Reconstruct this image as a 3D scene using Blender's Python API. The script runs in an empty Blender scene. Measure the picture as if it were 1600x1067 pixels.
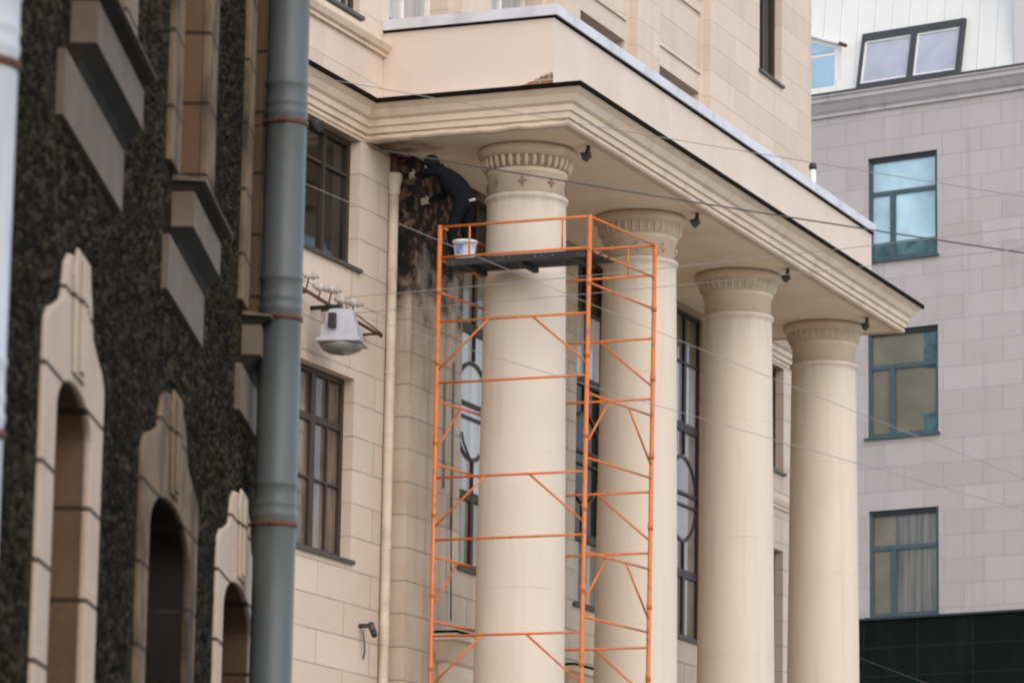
import bpy, bmesh, math, random
from mathutils import Vector, Matrix
random.seed(7)
SC = bpy.context.scene
COL = SC.collection
R = math.radians

# ------------------------------------------------------------------ camera, world, sun, exposure
cam_d = bpy.data.cameras.new('camera'); cam = bpy.data.objects.new('camera', cam_d); COL.objects.link(cam)
cam_d.sensor_width = 36; cam_d.lens = 135; cam_d.clip_start = 0.1; cam_d.clip_end = 2000
_yaw, _pit, _rol = R(22.52593), R(10.61761), R(0.95743)
fw = Vector((math.cos(_pit)*math.cos(_yaw), math.cos(_pit)*math.sin(_yaw), math.sin(_pit)))
r_ = fw.cross(Vector((0, 0, 1))).normalized(); u_ = r_.cross(fw)
rr = r_*math.cos(_rol) + u_*math.sin(_rol); uu = u_*math.cos(_rol) - r_*math.sin(_rol)
M = Matrix((rr, uu, -fw)).transposed().to_4x4(); M.translation = Vector((0, 0, 1.6))
cam.matrix_world = M
SC.camera = cam
cam_d.dof.use_dof = True; cam_d.dof.focus_distance = 49.0; cam_d.dof.aperture_fstop = 5.6

w = bpy.data.worlds.new('World'); SC.world = w; w.use_nodes = True
nt = w.node_tree; nt.nodes.clear()
out = nt.nodes.new('ShaderNodeOutputWorld'); bg = nt.nodes.new('ShaderNodeBackground')
sky = nt.nodes.new('ShaderNodeTexSky'); sky.sky_type = 'NISHITA'; sky.sun_disc = False
SUN_EL, SUN_AZ = R(42), math.atan2(-0.72, -0.69)
sky.sun_elevation = SUN_EL; sky.sun_rotation = SUN_AZ; sky.air_density = 1.0; sky.dust_density = 1.0
hs = nt.nodes.new('ShaderNodeHueSaturation'); hs.inputs['Saturation'].default_value = 0.78
nt.links.new(sky.outputs[0], hs.inputs['Color']); nt.links.new(hs.outputs[0], bg.inputs[0])
bg.inputs[1].default_value = 0.15; nt.links.new(bg.outputs[0], out.inputs[0])
sl = bpy.data.lights.new('sun', 'SUN'); so = bpy.data.objects.new('sun', sl); COL.objects.link(so)
sl.energy = 0.52; sl.angle = R(90); sl.color = (1.0, 0.85, 0.70)
sd = Vector((math.sin(SUN_AZ)*math.cos(SUN_EL), math.cos(SUN_AZ)*math.cos(SUN_EL), math.sin(SUN_EL)))
so.rotation_euler = sd.to_track_quat('Z', 'Y').to_euler()
SC.view_settings.view_transform = 'Standard'; SC.view_settings.look = 'None'
SC.view_settings.exposure = 1.30; SC.view_settings.gamma = 1.0
SC.cycles.filter_width = 2.2

# ------------------------------------------------------------------ materials
def nmat(name, base, rough=0.8, metal=0.0, spec=0.3):
    m = bpy.data.materials.new(name); m.use_nodes = True
    n = m.node_tree.nodes; b = n['Principled BSDF']
    b.inputs['Base Color'].default_value = (*base, 1); b.inputs['Roughness'].default_value = rough
    b.inputs['Metallic'].default_value = metal; b.inputs['Specular IOR Level'].default_value = spec
    return m
class NT:
    def __init__(s, m): s.m = m; s.t = m.node_tree; s.b = s.t.nodes['Principled BSDF']
    def n(s, typ, **kw):
        x = s.t.nodes.new(typ)
        for k, v in kw.items(): setattr(x, k, v)
        return x
    def l(s, a, b): s.t.links.new(a, b)
    def math(s, op, a, b=None, c=None, clamp=False):
        x = s.n('ShaderNodeMath', operation=op); x.use_clamp = clamp
        for i, v in enumerate((a, b, c)):
            if v is None: continue
            if hasattr(v, 'links'): s.l(v, x.inputs[i])
            else: x.inputs[i].default_value = v
        return x.outputs[0]
    def pos(s):
        if not hasattr(s, '_p'):
            g = s.n('ShaderNodeNewGeometry'); s._p = g.outputs['Position']
            sp = s.n('ShaderNodeSeparateXYZ'); s.l(s._p, sp.inputs[0]); s.X, s.Y, s.Z = sp.outputs
        return s._p
    def noise(s, scale, detail=4, vec=None, rough=0.55, stretch=None):
        x = s.n('ShaderNodeTexNoise'); x.inputs['Scale'].default_value = scale
        x.inputs['Detail'].default_value = detail; x.inputs['Roughness'].default_value = rough
        v = vec or s.pos()
        if stretch:
            mp = s.n('ShaderNodeMapping'); mp.inputs['Scale'].default_value = stretch; s.l(v, mp.inputs[0]); v = mp.outputs[0]
        s.l(v, x.inputs['Vector']); return x.outputs['Fac']
    def ramp(s, f, stops):
        x = s.n('ShaderNodeValToRGB'); e = x.color_ramp.elements
        while len(e) < len(stops): e.new(0.5)
        for i, (p, c) in enumerate(stops):
            e[i].position = p; e[i].color = (*c, 1) if len(c) == 3 else c
        s.l(f, x.inputs[0]); return x.outputs[0]
    def sm(s, f, a, b):
        x = s.n('ShaderNodeMapRange', interpolation_type='SMOOTHSTEP'); s.l(f, x.inputs[0])
        x.inputs[1].default_value = a; x.inputs[2].default_value = b; return x.outputs[0]
    def mix(s, f, a, b, mode='MIX'):
        x = s.n('ShaderNodeMix', data_type='RGBA', blend_type=mode)
        for sock, v in ((x.inputs[0], f), (x.inputs[6], a), (x.inputs[7], b)):
            if hasattr(v, 'links'): s.l(v, sock)
            elif isinstance(v, (int, float)): sock.default_value = v
            else: sock.default_value = (*v, 1)
        return x.outputs[2]
    def color(s, c): s.l(c, s.b.inputs['Base Color'])
    def bump(s, h, strength=0.4, dist=0.02):
        x = s.n('ShaderNodeBump'); x.inputs['Strength'].default_value = strength; x.inputs['Distance'].default_value = dist
        s.l(h, x.inputs['Height']); s.l(x.outputs[0], s.b.inputs['Normal'])

def ashlar(name, base, joint, bw, bh, jw, var=0.08, ax='x', rough=0.85, stain=0.25, dmg=False, streak=(0.5, 0.4, 0.3), jstr=1.0, zoff=0.0):
    m = nmat(name, base, rough); t = NT(m); t.pos()
    u = t.math('ADD', t.X, t.Y) if ax == 'x' else (t.X if ax == 'X' else t.Y)
    cb = t.n('ShaderNodeCombineXYZ'); t.l(u, cb.inputs[0]); t.l(t.math('ADD', t.Z, zoff), cb.inputs[1])
    br = t.n('ShaderNodeTexBrick'); t.l(cb.outputs[0], br.inputs['Vector'])
    br.inputs['Scale'].default_value = 1; br.inputs['Brick Width'].default_value = bw; br.inputs['Row Height'].default_value = bh
    br.inputs['Mortar Size'].default_value = jw; br.inputs['Mortar Smooth'].default_value = 0.4; br.inputs['Bias'].default_value = 0
    br.inputs['Color1'].default_value = (1-var, 1-var, 1-var*1.1, 1); br.inputs['Color2'].default_value = (1, 1, 1, 1)
    br.inputs['Mortar'].default_value = (1, 1, 1, 1)
    c = t.mix(1.0, base, br.outputs['Color'], 'MULTIPLY')
    n1 = t.noise(1.3, 6); c = t.mix(t.math('MULTIPLY', t.sm(n1, 0.4, 0.75), stain), c, tuple(base[i]*streak[i]*1.4 for i in range(3)))
    n2 = t.noise(1.0, 5, stretch=(3.0, 3.0, 0.25)); c = t.mix(t.math('MULTIPLY', t.sm(n2, 0.5, 0.8), stain*1.2), c, tuple(base[i]*streak[i] for i in range(3)))
    c = t.mix(t.math('MULTIPLY', br.outputs['Fac'], t.math('ADD', t.math('MULTIPLY', t.noise(2.2, 3), 1.5), 0.05, clamp=True) if jstr < 1 else jstr), c, joint)
    n3 = t.noise(60, 3)
    c = t.mix(0.12, c, t.ramp(n3, [(0.3, (0.25, 0.22, 0.2)), (0.7, (1, 0.95, 0.9))]), 'MULTIPLY')
    if dmg:   # soot and bare brick where plaster came off, darkened further for shade under the portico
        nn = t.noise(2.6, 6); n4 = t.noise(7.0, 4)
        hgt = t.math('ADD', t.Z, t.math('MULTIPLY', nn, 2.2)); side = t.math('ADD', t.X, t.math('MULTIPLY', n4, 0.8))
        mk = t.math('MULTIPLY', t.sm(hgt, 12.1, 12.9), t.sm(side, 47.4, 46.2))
        dirt_and_shade = t.math('MULTIPLY', t.math('MULTIPLY', t.sm(hgt, 9.8, 12.8), t.sm(side, 47.6, 46.4)), t.math('MULTIPLY', t.sm(t.noise(1.6, 6, stretch=(4, 4, 0.35)), 0.3, 0.7), 0.8))
        c = t.mix(dirt_and_shade, c, (0.20, 0.15, 0.10))  # brown dirt, strengthened to add the shade of the recess
        pc = t.ramp(n4, [(0.44, (0.007, 0.006, 0.005)), (0.53, (0.024, 0.018, 0.014)), (0.60, (0.15, 0.068, 0.042)), (0.67, (0.15, 0.10, 0.065)), (0.76, (0.30, 0.27, 0.21))])
        c = t.mix(mk, c, pc)
    t.color(c)
    h = t.math('ADD', t.math('MULTIPLY', br.outputs['Fac'], -1.0), t.math('MULTIPLY', n3, 0.25))
    t.bump(h, 0.5, 0.012)
    return m

def plain(name, base, rough=0.7, var=0.12, scale=3.0, metal=0.0, spec=0.3, bump=0.0, stretch=None, stain=None, bscale=40):
    m = nmat(name, base, rough, metal, spec); t = NT(m)
    n1 = t.noise(scale, 6, stretch=stretch)
    c = t.ramp(n1, [(0.25, tuple(x*(1-var) for x in base)), (0.75, tuple(min(1, x*(1+var*0.6)) for x in base))])
    if stain:
        sc_, a, b, colr, amt = stain
        c = t.mix(t.math('MULTIPLY', t.sm(t.noise(sc_, 6, stretch=stretch), a, b), amt), c, colr)
    t.color(c)
    if bump: t.bump(t.noise(bscale, 4), bump, 0.01)
    return m

CREAM = (0.60, 0.49, 0.385)
M_ = {}
M_['cream'] = ashlar('cream_stone', (0.571, 0.457, 0.357), (0.26, 0.20, 0.14), 1.55, 0.42, 0.009, 0.09, stain=0.22, jstr=0.9)
M_['risalit'] = ashlar('cream_stone_weathered', (0.53, 0.417, 0.312), (0.22, 0.17, 0.12), 1.4, 0.42, 0.010, 0.10, stain=0.38, dmg=True, jstr=0.9)
M_['upper'] = ashlar('pale_stone', (0.612, 0.489, 0.387), (0.42, 0.32, 0.24), 1.3, 0.42, 0.007, 0.11, stain=0.18, jstr=0.9)
M_['render'] = plain('cream_render', (0.591, 0.477, 0.384), 0.85, 0.07, 1.2, bump=0.15, stain=(1.1, 0.5, 0.78, (0.46, 0.35, 0.25), 0.4))
M_['cornice'] = plain('cream_cornice', (0.601, 0.471, 0.349), 0.8, 0.1, 2.0, bump=0.12, stain=(2.5, 0.5, 0.75, (0.36, 0.26, 0.17), 0.45))
M_['soffit'] = plain('soffit_plaster', (0.84, 0.70, 0.52), 0.85, 0.10, 0.9, bump=0.1, stain=(0.7, 0.45, 0.7, (0.50, 0.36, 0.23), 0.5))
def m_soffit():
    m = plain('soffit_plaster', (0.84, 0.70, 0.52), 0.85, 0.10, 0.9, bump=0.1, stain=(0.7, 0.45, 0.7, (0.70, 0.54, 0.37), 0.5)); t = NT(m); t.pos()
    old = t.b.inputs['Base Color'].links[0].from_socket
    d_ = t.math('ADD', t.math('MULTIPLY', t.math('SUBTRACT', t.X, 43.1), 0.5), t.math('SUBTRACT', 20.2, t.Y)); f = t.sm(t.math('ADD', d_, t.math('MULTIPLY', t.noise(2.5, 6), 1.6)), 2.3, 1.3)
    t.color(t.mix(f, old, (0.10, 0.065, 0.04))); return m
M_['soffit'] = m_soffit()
M_['recess_shade'] = plain('recess_shaded_plaster', (0.26, 0.195, 0.125), 0.9, 0.2, 6)  # shade of the capital's recesses put into a darker plaster
M_['recess_shade_pale'] = plain('lightly_shaded_plaster', (0.48, 0.40, 0.30), 0.9, 0.2, 6)  # same painted recess shade, fainter, for the other capitals
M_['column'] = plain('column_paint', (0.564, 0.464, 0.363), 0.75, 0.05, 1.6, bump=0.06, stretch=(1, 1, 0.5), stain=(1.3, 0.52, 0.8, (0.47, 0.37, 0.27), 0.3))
def m_column():
    m = M_['column']; t = NT(m); t.pos(); old = t.b.inputs['Base Color'].links[0].from_socket
    f = t.math('FRACT', t.math('MULTIPLY', t.math('ADD', t.Z, 0.35), 1/1.72)); k = t.sm(t.math('ABSOLUTE', t.math('SUBTRACT', f, 0.5)), 0.008, 0.002)
    c = t.mix(t.math('MULTIPLY', k, t.math('MULTIPLY', t.sm(t.noise(1.7, 3), 0.4, 0.65), 0.35)), old, (0.28, 0.20, 0.13))
    st = t.sm(t.noise(3.0, 5, stretch=(2.2, 2.2, 0.12)), 0.52, 0.75); c = t.mix(t.math('MULTIPLY', st, 0.22), c, (0.36, 0.27, 0.19))
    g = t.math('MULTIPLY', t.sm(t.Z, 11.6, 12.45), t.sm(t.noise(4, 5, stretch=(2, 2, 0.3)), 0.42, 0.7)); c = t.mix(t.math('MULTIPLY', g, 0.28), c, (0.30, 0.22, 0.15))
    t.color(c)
m_column()
M_['flash'] = plain('dark_flashing', (0.006, 0.005, 0.004), 0.9, 0.2, 4, spec=0.05)
M_['zinc'] = plain('zinc_coping', (0.54, 0.52, 0.53), 0.5, 0.12, 3.0, metal=0.0, stain=(2.0, 0.5, 0.7, (0.30, 0.28, 0.30), 0.5))
M_['frame_dark'] = plain('dark_brown_frame', (0.045, 0.03, 0.022), 0.5, 0.2, 5)
M_['frame_white'] = plain('white_frame', (0.7, 0.66, 0.6), 0.5, 0.1, 5)
M_['frame_teal'] = plain('teal_grey_frame', (0.055, 0.085, 0.095), 0.45, 0.15, 5)
M_['sill_metal'] = plain('sill_metal', (0.06, 0.055, 0.05), 0.5, 0.2, 5)
M_['scaf'] = plain('orange_paint', (0.54, 0.14, 0.024), 0.45, 0.25, 9, spec=0.4, stain=(9, 0.54, 0.66, (0.22, 0.085, 0.045), 0.75))
M_['deck'] = plain('dirty_deck_board', (0.035, 0.032, 0.028), 0.8, 0.4, 6, stain=(18, 0.62, 0.7, (0.35, 0.33, 0.30), 0.6))
M_['wire'] = plain('wire_rubber', (0.07, 0.065, 0.065), 0.6, 0.1, 3)
M_['wire_pale'] = plain('wire_pale', (0.24, 0.215, 0.20), 0.6, 0.1, 3)
M_['creampipe'] = plain('cream_pipe', (0.55, 0.44, 0.33), 0.6, 0.15, 4, stain=(3, 0.5, 0.75, (0.30, 0.20, 0.13), 0.5))
M_['blackmetal'] = plain('black_metal', (0.025, 0.025, 0.027), 0.5, 0.2, 8)
M_['lampgrey'] = plain('lamp_paint', (0.34, 0.325, 0.33), 0.5, 0.14, 9, stain=(12, 0.5, 0.75, (0.33, 0.31, 0.30), 0.5))
M_['lampglass'] = plain('lamp_glass', (0.15, 0.14, 0.12), 0.2, 0.15, 9, spec=0.6)
M_['porcelain'] = plain('porcelain', (0.42, 0.35, 0.30), 0.3, 0.1, 9)
M_['bucket'] = plain('white_plastic', (0.72, 0.70, 0.69), 0.4, 0.06, 9, stain=(20, 0.58, 0.7, (0.5, 0.45, 0.4), 0.6))
M_['bluelabel'] = plain('blue_label', (0.10, 0.17, 0.42), 0.5, 0.3, 30, stain=(25, 0.5, 0.6, (0.6, 0.6, 0.62), 0.8))
M_['asphalt'] = plain('asphalt', (0.18, 0.17, 0.155), 0.9, 0.3, 8, bump=0.3)
M_['unseen_bounce_paving'] = plain('unseen_bounce_paving', (0.60, 0.52, 0.42), 0.9, 0.2, 5, bump=0.2)  # unseen ground, paled and warmed to bounce light onto the soffit
M_['rust'] = plain('rusty_clamp', (0.10, 0.04, 0.025), 0.8, 0.3, 12)
M_['bluepipe'] = plain('bluegrey_pipe_paint', (0.075, 0.082, 0.075), 0.45, 0.14, 2.0, spec=0.35, stretch=(1, 1, 0.4), stain=(3.5, 0.55, 0.75, (0.10, 0.11, 0.105), 0.5))
M_['greypipe'] = plain('pale_grey_pipe_paint', (0.42, 0.41, 0.42), 0.5, 0.12, 2.0, spec=0.35, stretch=(1, 1, 0.4), stain=(3.5, 0.55, 0.75, (0.25, 0.24, 0.24), 0.5))
M_['jacket'] = plain('black_workwear', (0.009, 0.010, 0.013), 0.9, 0.3, 12, bump=0.5, bscale=18, spec=0.05)
M_['trousers'] = plain('navy_workwear', (0.008, 0.0085, 0.011), 0.9, 0.3, 12, bump=0.5, bscale=18, spec=0.05)
M_['skin'] = plain('skin', (0.48, 0.30, 0.21), 0.6, 0.1, 20)
M_['glove'] = plain('work_glove', (0.38, 0.33, 0.27), 0.85, 0.2, 20)
M_['hair'] = plain('dark_knit', (0.006, 0.006, 0.006), 0.9, 0.3, 40, bump=0.3)
M_['boot'] = plain('boot_leather', (0.02, 0.017, 0.014), 0.6, 0.3, 12)

def glass(name, base, rough=0.06, spec=0.18, wob=0.15, var=0.3, scale=1.2, stretch=None):
    m = nmat(name, base, rough, 0.0, spec); t = NT(m)
    n = t.noise(scale, 3, stretch=stretch)
    t.color(t.ramp(n, [(0.3, tuple(x*(1-var) for x in base)), (0.7, tuple(x*(1+var) for x in base))]))
    t.bump(t.noise(1.6, 2), wob, 0.02); return m
M_['glass_dark'] = glass('dark_window_glass', (0.020, 0.018, 0.014))
M_['glass_brown'] = glass('brown_curtained_glass', (0.13, 0.09, 0.065), var=0.6, scale=2.0, stretch=(2, 2, 0.5))
M_['glass_pale'] = glass('pale_curtain_sky_glass', (0.36, 0.33, 0.31), var=0.25, stretch=(6, 6, 0.4), scale=1.5)  # white curtain upstairs; in the tall windows a painted sky reflection
M_['glass_olive'] = glass('glass_over_tan_blind', (0.17, 0.145, 0.10), var=0.2)
M_['glass_sky'] = glass('painted_sky_glass', (0.34, 0.47, 0.50), spec=1.0, var=0.4, scale=0.7)  # reflected sky painted into the pane colour
M_['glass_loft'] = glass('roof_window_glass', (0.38, 0.37, 0.41), spec=0.6, var=0.12, scale=1.4)
M_['glass_tan'] = glass('tan_reflection_glass', (0.15, 0.13, 0.09), var=0.2)  # tan facade opposite, painted in as a reflection
M_['glass_blue'] = glass('pale_blue_glass', (0.30, 0.42, 0.50), spec=0.6, var=0.1)
M_['greystone'] = ashlar('grey_cladding', (0.48, 0.417, 0.39), (0.34, 0.29, 0.27), 0.95, 0.525, 0.010, 0.11, ax='Y', stain=0.30, streak=(0.62, 0.58, 0.56), jstr=0.9, zoff=0.22)
M_['greycornice'] = plain('grey_cornice', (0.46, 0.41, 0.39), 0.8, 0.1, 2, stain=(3, 0.5, 0.75, (0.22, 0.18, 0.16), 0.4))
M_['darkclad'] = plain('black_green_cladding', (0.006, 0.009, 0.007), 0.8, 0.3, 1.0, spec=0.08)

def m_clad():
    m = M_['darkclad']; t = NT(m); t.pos(); old = t.b.inputs['Base Color'].links[0].from_socket
    cb = t.n('ShaderNodeCombineXYZ'); t.l(t.Y, cb.inputs[0]); t.l(t.Z, cb.inputs[1]); br = t.n('ShaderNodeTexBrick'); t.l(cb.outputs[0], br.inputs['Vector'])
    br.inputs['Scale'].default_value = 1; br.inputs['Brick Width'].default_value = 1.3; br.inputs['Row Height'].default_value = 0.62; br.inputs['Mortar Size'].default_value = 0.012; br.offset = 0
    c = t.mix(t.math('MULTIPLY', br.outputs['Fac'], 0.6), old, (0.022, 0.028, 0.025)); n = t.noise(1.2, 6, stretch=(1, 1, 0.2)); c = t.mix(t.math('MULTIPLY', t.sm(n, 0.5, 0.75), 0.5), c, (0.018, 0.02, 0.018)); t.color(c)
m_clad()
def m_mansard():
    m = nmat('white_seam_roof', (0.66, 0.62, 0.56), 0.4, 0.0, 0.4); t = NT(m); t.pos()
    w_ = t.math('FRACT', t.math('MULTIPLY', t.Y, 2.3)); k = t.sm(t.math('ABSOLUTE', t.math('SUBTRACT', w_, 0.5)), 0.06, 0.02)
    n = t.noise(1.0, 4, stretch=(2, 2, 0.3))
    c = t.ramp(n, [(0.3, (0.63, 0.595, 0.53)), (0.7, (0.68, 0.64, 0.57))]); c = t.mix(t.math('MULTIPLY', k, 0.25), c, (0.60, 0.56, 0.50)); t.color(c)
    t.bump(k, 0.5, 0.03); return m
M_['brick'] = ashlar('bare_brick', (0.30, 0.15, 0.095), (0.34, 0.29, 0.23), 0.25, 0.07, 0.010, 0.35, stain=0.6)
M_['mansard'] = m_mansard()

def m_rough():
    m = nmat('pebble_roughcast', (0.05, 0.045, 0.04), 0.9); t = NT(m); t.pos()
    # grains laid along the wall: coordinates are metres along the street, height and depth
    def dot(vec):
        x = t.n('ShaderNodeVectorMath', operation='DOT_PRODUCT'); t.l(t._p, x.inputs[0]); x.inputs[1].default_value = vec; return x.outputs['Value']
    cb = t.n('ShaderNodeCombineXYZ'); t.l(t.math('MULTIPLY', dot((math.cos(R(20.6)), math.sin(R(20.6)), 0)), 0.32), cb.inputs[0]); t.l(t.Z, cb.inputs[1]); t.l(dot((math.sin(R(20.6)), -math.cos(R(20.6)), 0)), cb.inputs[2])
    cols = []
    for sc_ in (38, 75):
        v = t.n('ShaderNodeTexVoronoi'); v.inputs['Scale'].default_value = sc_; t.l(cb.outputs[0], v.inputs['Vector'])
        sp = t.n('ShaderNodeSeparateColor'); t.l(v.outputs['Color'], sp.inputs[0]); cols.append((sp.outputs[0], v.outputs['Distance']))
    st = [(0.0, (0.0035, 0.00315, 0.00224)), (0.5, (0.0105, 0.0091, 0.00595)), (0.76, (0.0302, 0.0238, 0.013)), (0.92, (0.075, 0.057, 0.036))]
    c = t.mix(0.45, t.ramp(cols[0][0], st), t.ramp(cols[1][0], st))
    n = t.noise(1.1, 6); c = t.mix(t.math('MULTIPLY', t.sm(n, 0.38, 0.62), 0.35), c, (0.008, 0.007, 0.006))
    n2 = t.noise(2.2, 6); c = t.mix(t.math('MULTIPLY', t.sm(n2, 0.58, 0.76), 0.45), c, (0.085, 0.058, 0.030))
    t.color(c)
    h = t.math('ADD', t.math('MULTIPLY', cols[0][1], -1.3), t.math('MULTIPLY', cols[1][1], -0.7)); t.bump(h, 0.6, 0.02); t.b.inputs['Specular IOR Level'].default_value = 0.02; return m
M_['rough'] = m_rough()
def m_surround(name, base, dirt_and_shade, amt):
    m = nmat(name, base, 0.85, spec=0.1); t = NT(m); t.pos()
    f = t.math('FRACT', t.math('MULTIPLY', t.math('ADD', t.Z, 0.13), 1/0.37))
    k = t.sm(t.math('ABSOLUTE', t.math('SUBTRACT', f, 0.5)), 0.035, 0.018)
    n = t.noise(4.0, 6, stretch=(1, 1, 0.6)); c = t.mix(t.math('MULTIPLY', t.sm(n, 0.38, 0.7), amt), base, dirt_and_shade)
    n2 = t.noise(45, 3); c = t.mix(0.2, c, t.ramp(n2, [(0.3, (0.5, 0.45, 0.4)), (0.7, (1, 1, 1))]), 'MULTIPLY')
    c = t.mix(t.math('MULTIPLY', k, 0.9), c, (0.035, 0.024, 0.018)); t.color(c)
    t.bump(t.math('ADD', t.math('MULTIPLY', k, -1), t.math('MULTIPLY', n2, 0.3)), 0.6, 0.012); return m
M_['sur_clean'] = m_surround('pink_stone_surround', (0.45, 0.345, 0.262), (0.40, 0.25, 0.16), 0.35)
M_['sur_dirty'] = m_surround('sooty_ochre_surround', (0.17, 0.112, 0.066), (0.03, 0.025, 0.019), 0.95)
M_['reveal'] = m_surround('shaded_brown_reveal', (0.13, 0.075, 0.042), (0.075, 0.043, 0.025), 0.5)  # brown deepened to carry the shade inside the recesses
M_['near_black'] = m_surround('near_black_stone', (0.022, 0.017, 0.012), (0.009, 0.008, 0.007), 0.7)  # near-black stone for the middle arch's reveal and the sill coves
M_['sill_stone'] = plain('brown_grey_sill_stone', (0.125, 0.092, 0.064), 0.85, 0.2, 5, bump=0.3, stain=(3, 0.5, 0.75, (0.09, 0.07, 0.05), 0.6))

# ------------------------------------------------------------------ mesh helpers
class MB:
    def __init__(s): s.bm = bmesh.new()
    def hexa(s, p):   # 8 points: bottom ring 0-3, top ring 4-7
        v = [s.bm.verts.new(q) for q in p]
        for f in ((0, 3, 2, 1), (4, 5, 6, 7), (0, 1, 5, 4), (1, 2, 6, 5), (2, 3, 7, 6), (3, 0, 4, 7)): s.bm.faces.new([v[i] for i in f])
    def box(s, x0, x1, y0, y1, z0, z1):
        s.hexa([(x0, y0, z0), (x1, y0, z0), (x1, y1, z0), (x0, y1, z0), (x0, y0, z1), (x1, y0, z1), (x1, y1, z1), (x0, y1, z1)])
    def pbox(s, pl, u0, u1, n0, n1, z0, z1):
        s.hexa([pl(u0, n0, z0), pl(u1, n0, z0), pl(u1, n1, z0), pl(u0, n1, z0), pl(u0, n0, z1), pl(u1, n0, z1), pl(u1, n1, z1), pl(u0, n1, z1)])
    def quad(s, *p): s.bm.faces.new([s.bm.verts.new(q) for q in p])
    def tube(s, pts, r, seg=10, cap=True):
        pts = [Vector(p) for p in pts]; rings = []
        rs = r if isinstance(r, (list, tuple)) else [r]*len(pts)
        for i, p in enumerate(pts):
            d = (pts[min(i+1, len(pts)-1)] - pts[max(i-1, 0)]).normalized()
            a = d.cross(Vector((0, 0, 1)));
            if a.length < 1e-3: a = d.cross(Vector((1, 0, 0)))
            a.normalize(); b = d.cross(a)
            rings.append([s.bm.verts.new(p + (a*math.cos(2*math.pi*k/seg) + b*math.sin(2*math.pi*k/seg))*rs[i]) for k in range(seg)])
        for A, B in zip(rings, rings[1:]):
            for k in range(seg):
                f = s.bm.faces.new((A[k], A[(k+1) % seg], B[(k+1) % seg], B[k])); f.smooth = True
        if cap: s.bm.faces.new(rings[0][::-1]); s.bm.faces.new(rings[-1])
    def lathe(s, prof, seg=48, cx=0, cy=0, cap=True):  # prof: (r, z)
        rings = [[s.bm.verts.new((cx + r*math.cos(2*math.pi*k/seg), cy + r*math.sin(2*math.pi*k/seg), z)) for k in range(seg)] for r, z in prof]
        for A, B in zip(rings, rings[1:]):
            for k in range(seg):
                f = s.bm.faces.new((A[k], A[(k+1) % seg], B[(k+1) % seg], B[k])); f.smooth = True
        if cap: s.bm.faces.new(rings[0][::-1]); s.bm.faces.new(rings[-1])
    def prism(s, pl, poly, n0, n1):  # polygon (u, z) extruded from n0 to n1
        a = [s.bm.verts.new(pl(u, n0, z)) for u, z in poly]; b = [s.bm.verts.new(pl(u, n1, z)) for u, z in poly]
        s.bm.faces.new(a); s.bm.faces.new(b[::-1])
        for i in range(len(poly)):
            j = (i+1) % len(poly); s.bm.faces.new((a[i], a[j], b[j], b[i]))
    def ring(s, pl, outer, inner, n0, n1):  # two open polylines of equal count; solid band between them
        A = [s.bm.verts.new(pl(u, n0, z)) for u, z in outer]; B = [s.bm.verts.new(pl(u, n0, z)) for u, z in inner]
        C = [s.bm.verts.new(pl(u, n1, z)) for u, z in outer]; D = [s.bm.verts.new(pl(u, n1, z)) for u, z in inner]
        for i in range(len(A)-1):
            for q in ((A, B), (D, C), (C, A), (B, D)):
                s.bm.faces.new((q[0][i], q[0][i+1], q[1][i+1], q[1][i]))
        for i in (0, -1): s.bm.faces.new((A[i], B[i], D[i], C[i]))
    def sweep(s, path, prof, side=1):
        """profile (offset, z) swept along a 2D path with mitred corners; offset goes to the right of travel"""
        P = [Vector((p[0], p[1])) for p in path]; rows = []
        for i, p in enumerate(P):
            ns = []
            if i > 0: d = (P[i]-P[i-1]).normalized(); ns.append(Vector((d.y, -d.x)))
            if i < len(P)-1: d = (P[i+1]-P[i]).normalized(); ns.append(Vector((d.y, -d.x)))
            if len(ns) == 2: m = (ns[0]+ns[1]); m /= (1 + ns[0].dot(ns[1]))
            else: m = ns[0]
            rows.append([s.bm.verts.new((p.x + m.x*o, p.y + m.y*o, z)) for o, z in prof])
        n = len(prof)
        for A, B in zip(rows, rows[1:]):
            for k in range(n):
                s.bm.faces.new((A[k], B[k], B[(k+1) % n], A[(k+1) % n]))
        s.bm.faces.new(rows[0]); s.bm.faces.new(rows[-1][::-1])
    def build(s, name, mat, parent=None, bevel=0, recalc=True, smooth=False):
        if recalc: bmesh.ops.recalc_face_normals(s.bm, faces=s.bm.faces)
        me = bpy.data.meshes.new(name)
        o = bpy.data.objects.new(name, me); COL.objects.link(o)
        loc = Vector((0, 0, 0))
        if parent is not None:
            o.parent = parent; q = parent
            while q: loc += q.location; q = q.parent
        else:
            vs = [v.co for v in s.bm.verts]; loc = Vector(((min(v.x for v in vs)+max(v.x for v in vs))/2, (min(v.y for v in vs)+max(v.y for v in vs))/2, min(v.z for v in vs))); o.location = loc
        bmesh.ops.translate(s.bm, verts=s.bm.verts, vec=-loc)
        if smooth:
            for f in s.bm.faces: f.smooth = True
        s.bm.to_mesh(me); s.bm.free()
        for mm in (mat if isinstance(mat, (list, tuple)) else [mat]): me.materials.append(mm)
        if bevel:
            b = o.modifiers.new('bevel', 'BEVEL'); b.width = bevel; b.segments = 2; b.limit_method = 'ANGLE'
        return o
def tag(o, label, cat, group=None, kind=None):
    if label: o['label'] = label
    if cat: o['category'] = cat
    if group: o['group'] = group
    if kind: o['kind'] = kind
    return o
def empty(name, loc, label, cat, group=None):
    e = bpy.data.objects.new(name, None); COL.objects.link(e); e.location = loc; e.empty_display_size = 0.3
    return tag(e, label, cat, group)
class Plane:
    def __init__(s, o, u, n): s.o, s.u, s.n = Vector(o), Vector(u).normalized(), Vector(n).normalized()
    def __call__(s, u, n, z): p = s.o + s.u*u + s.n*n; return Vector((p.x, p.y, s.o.z + z))
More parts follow.
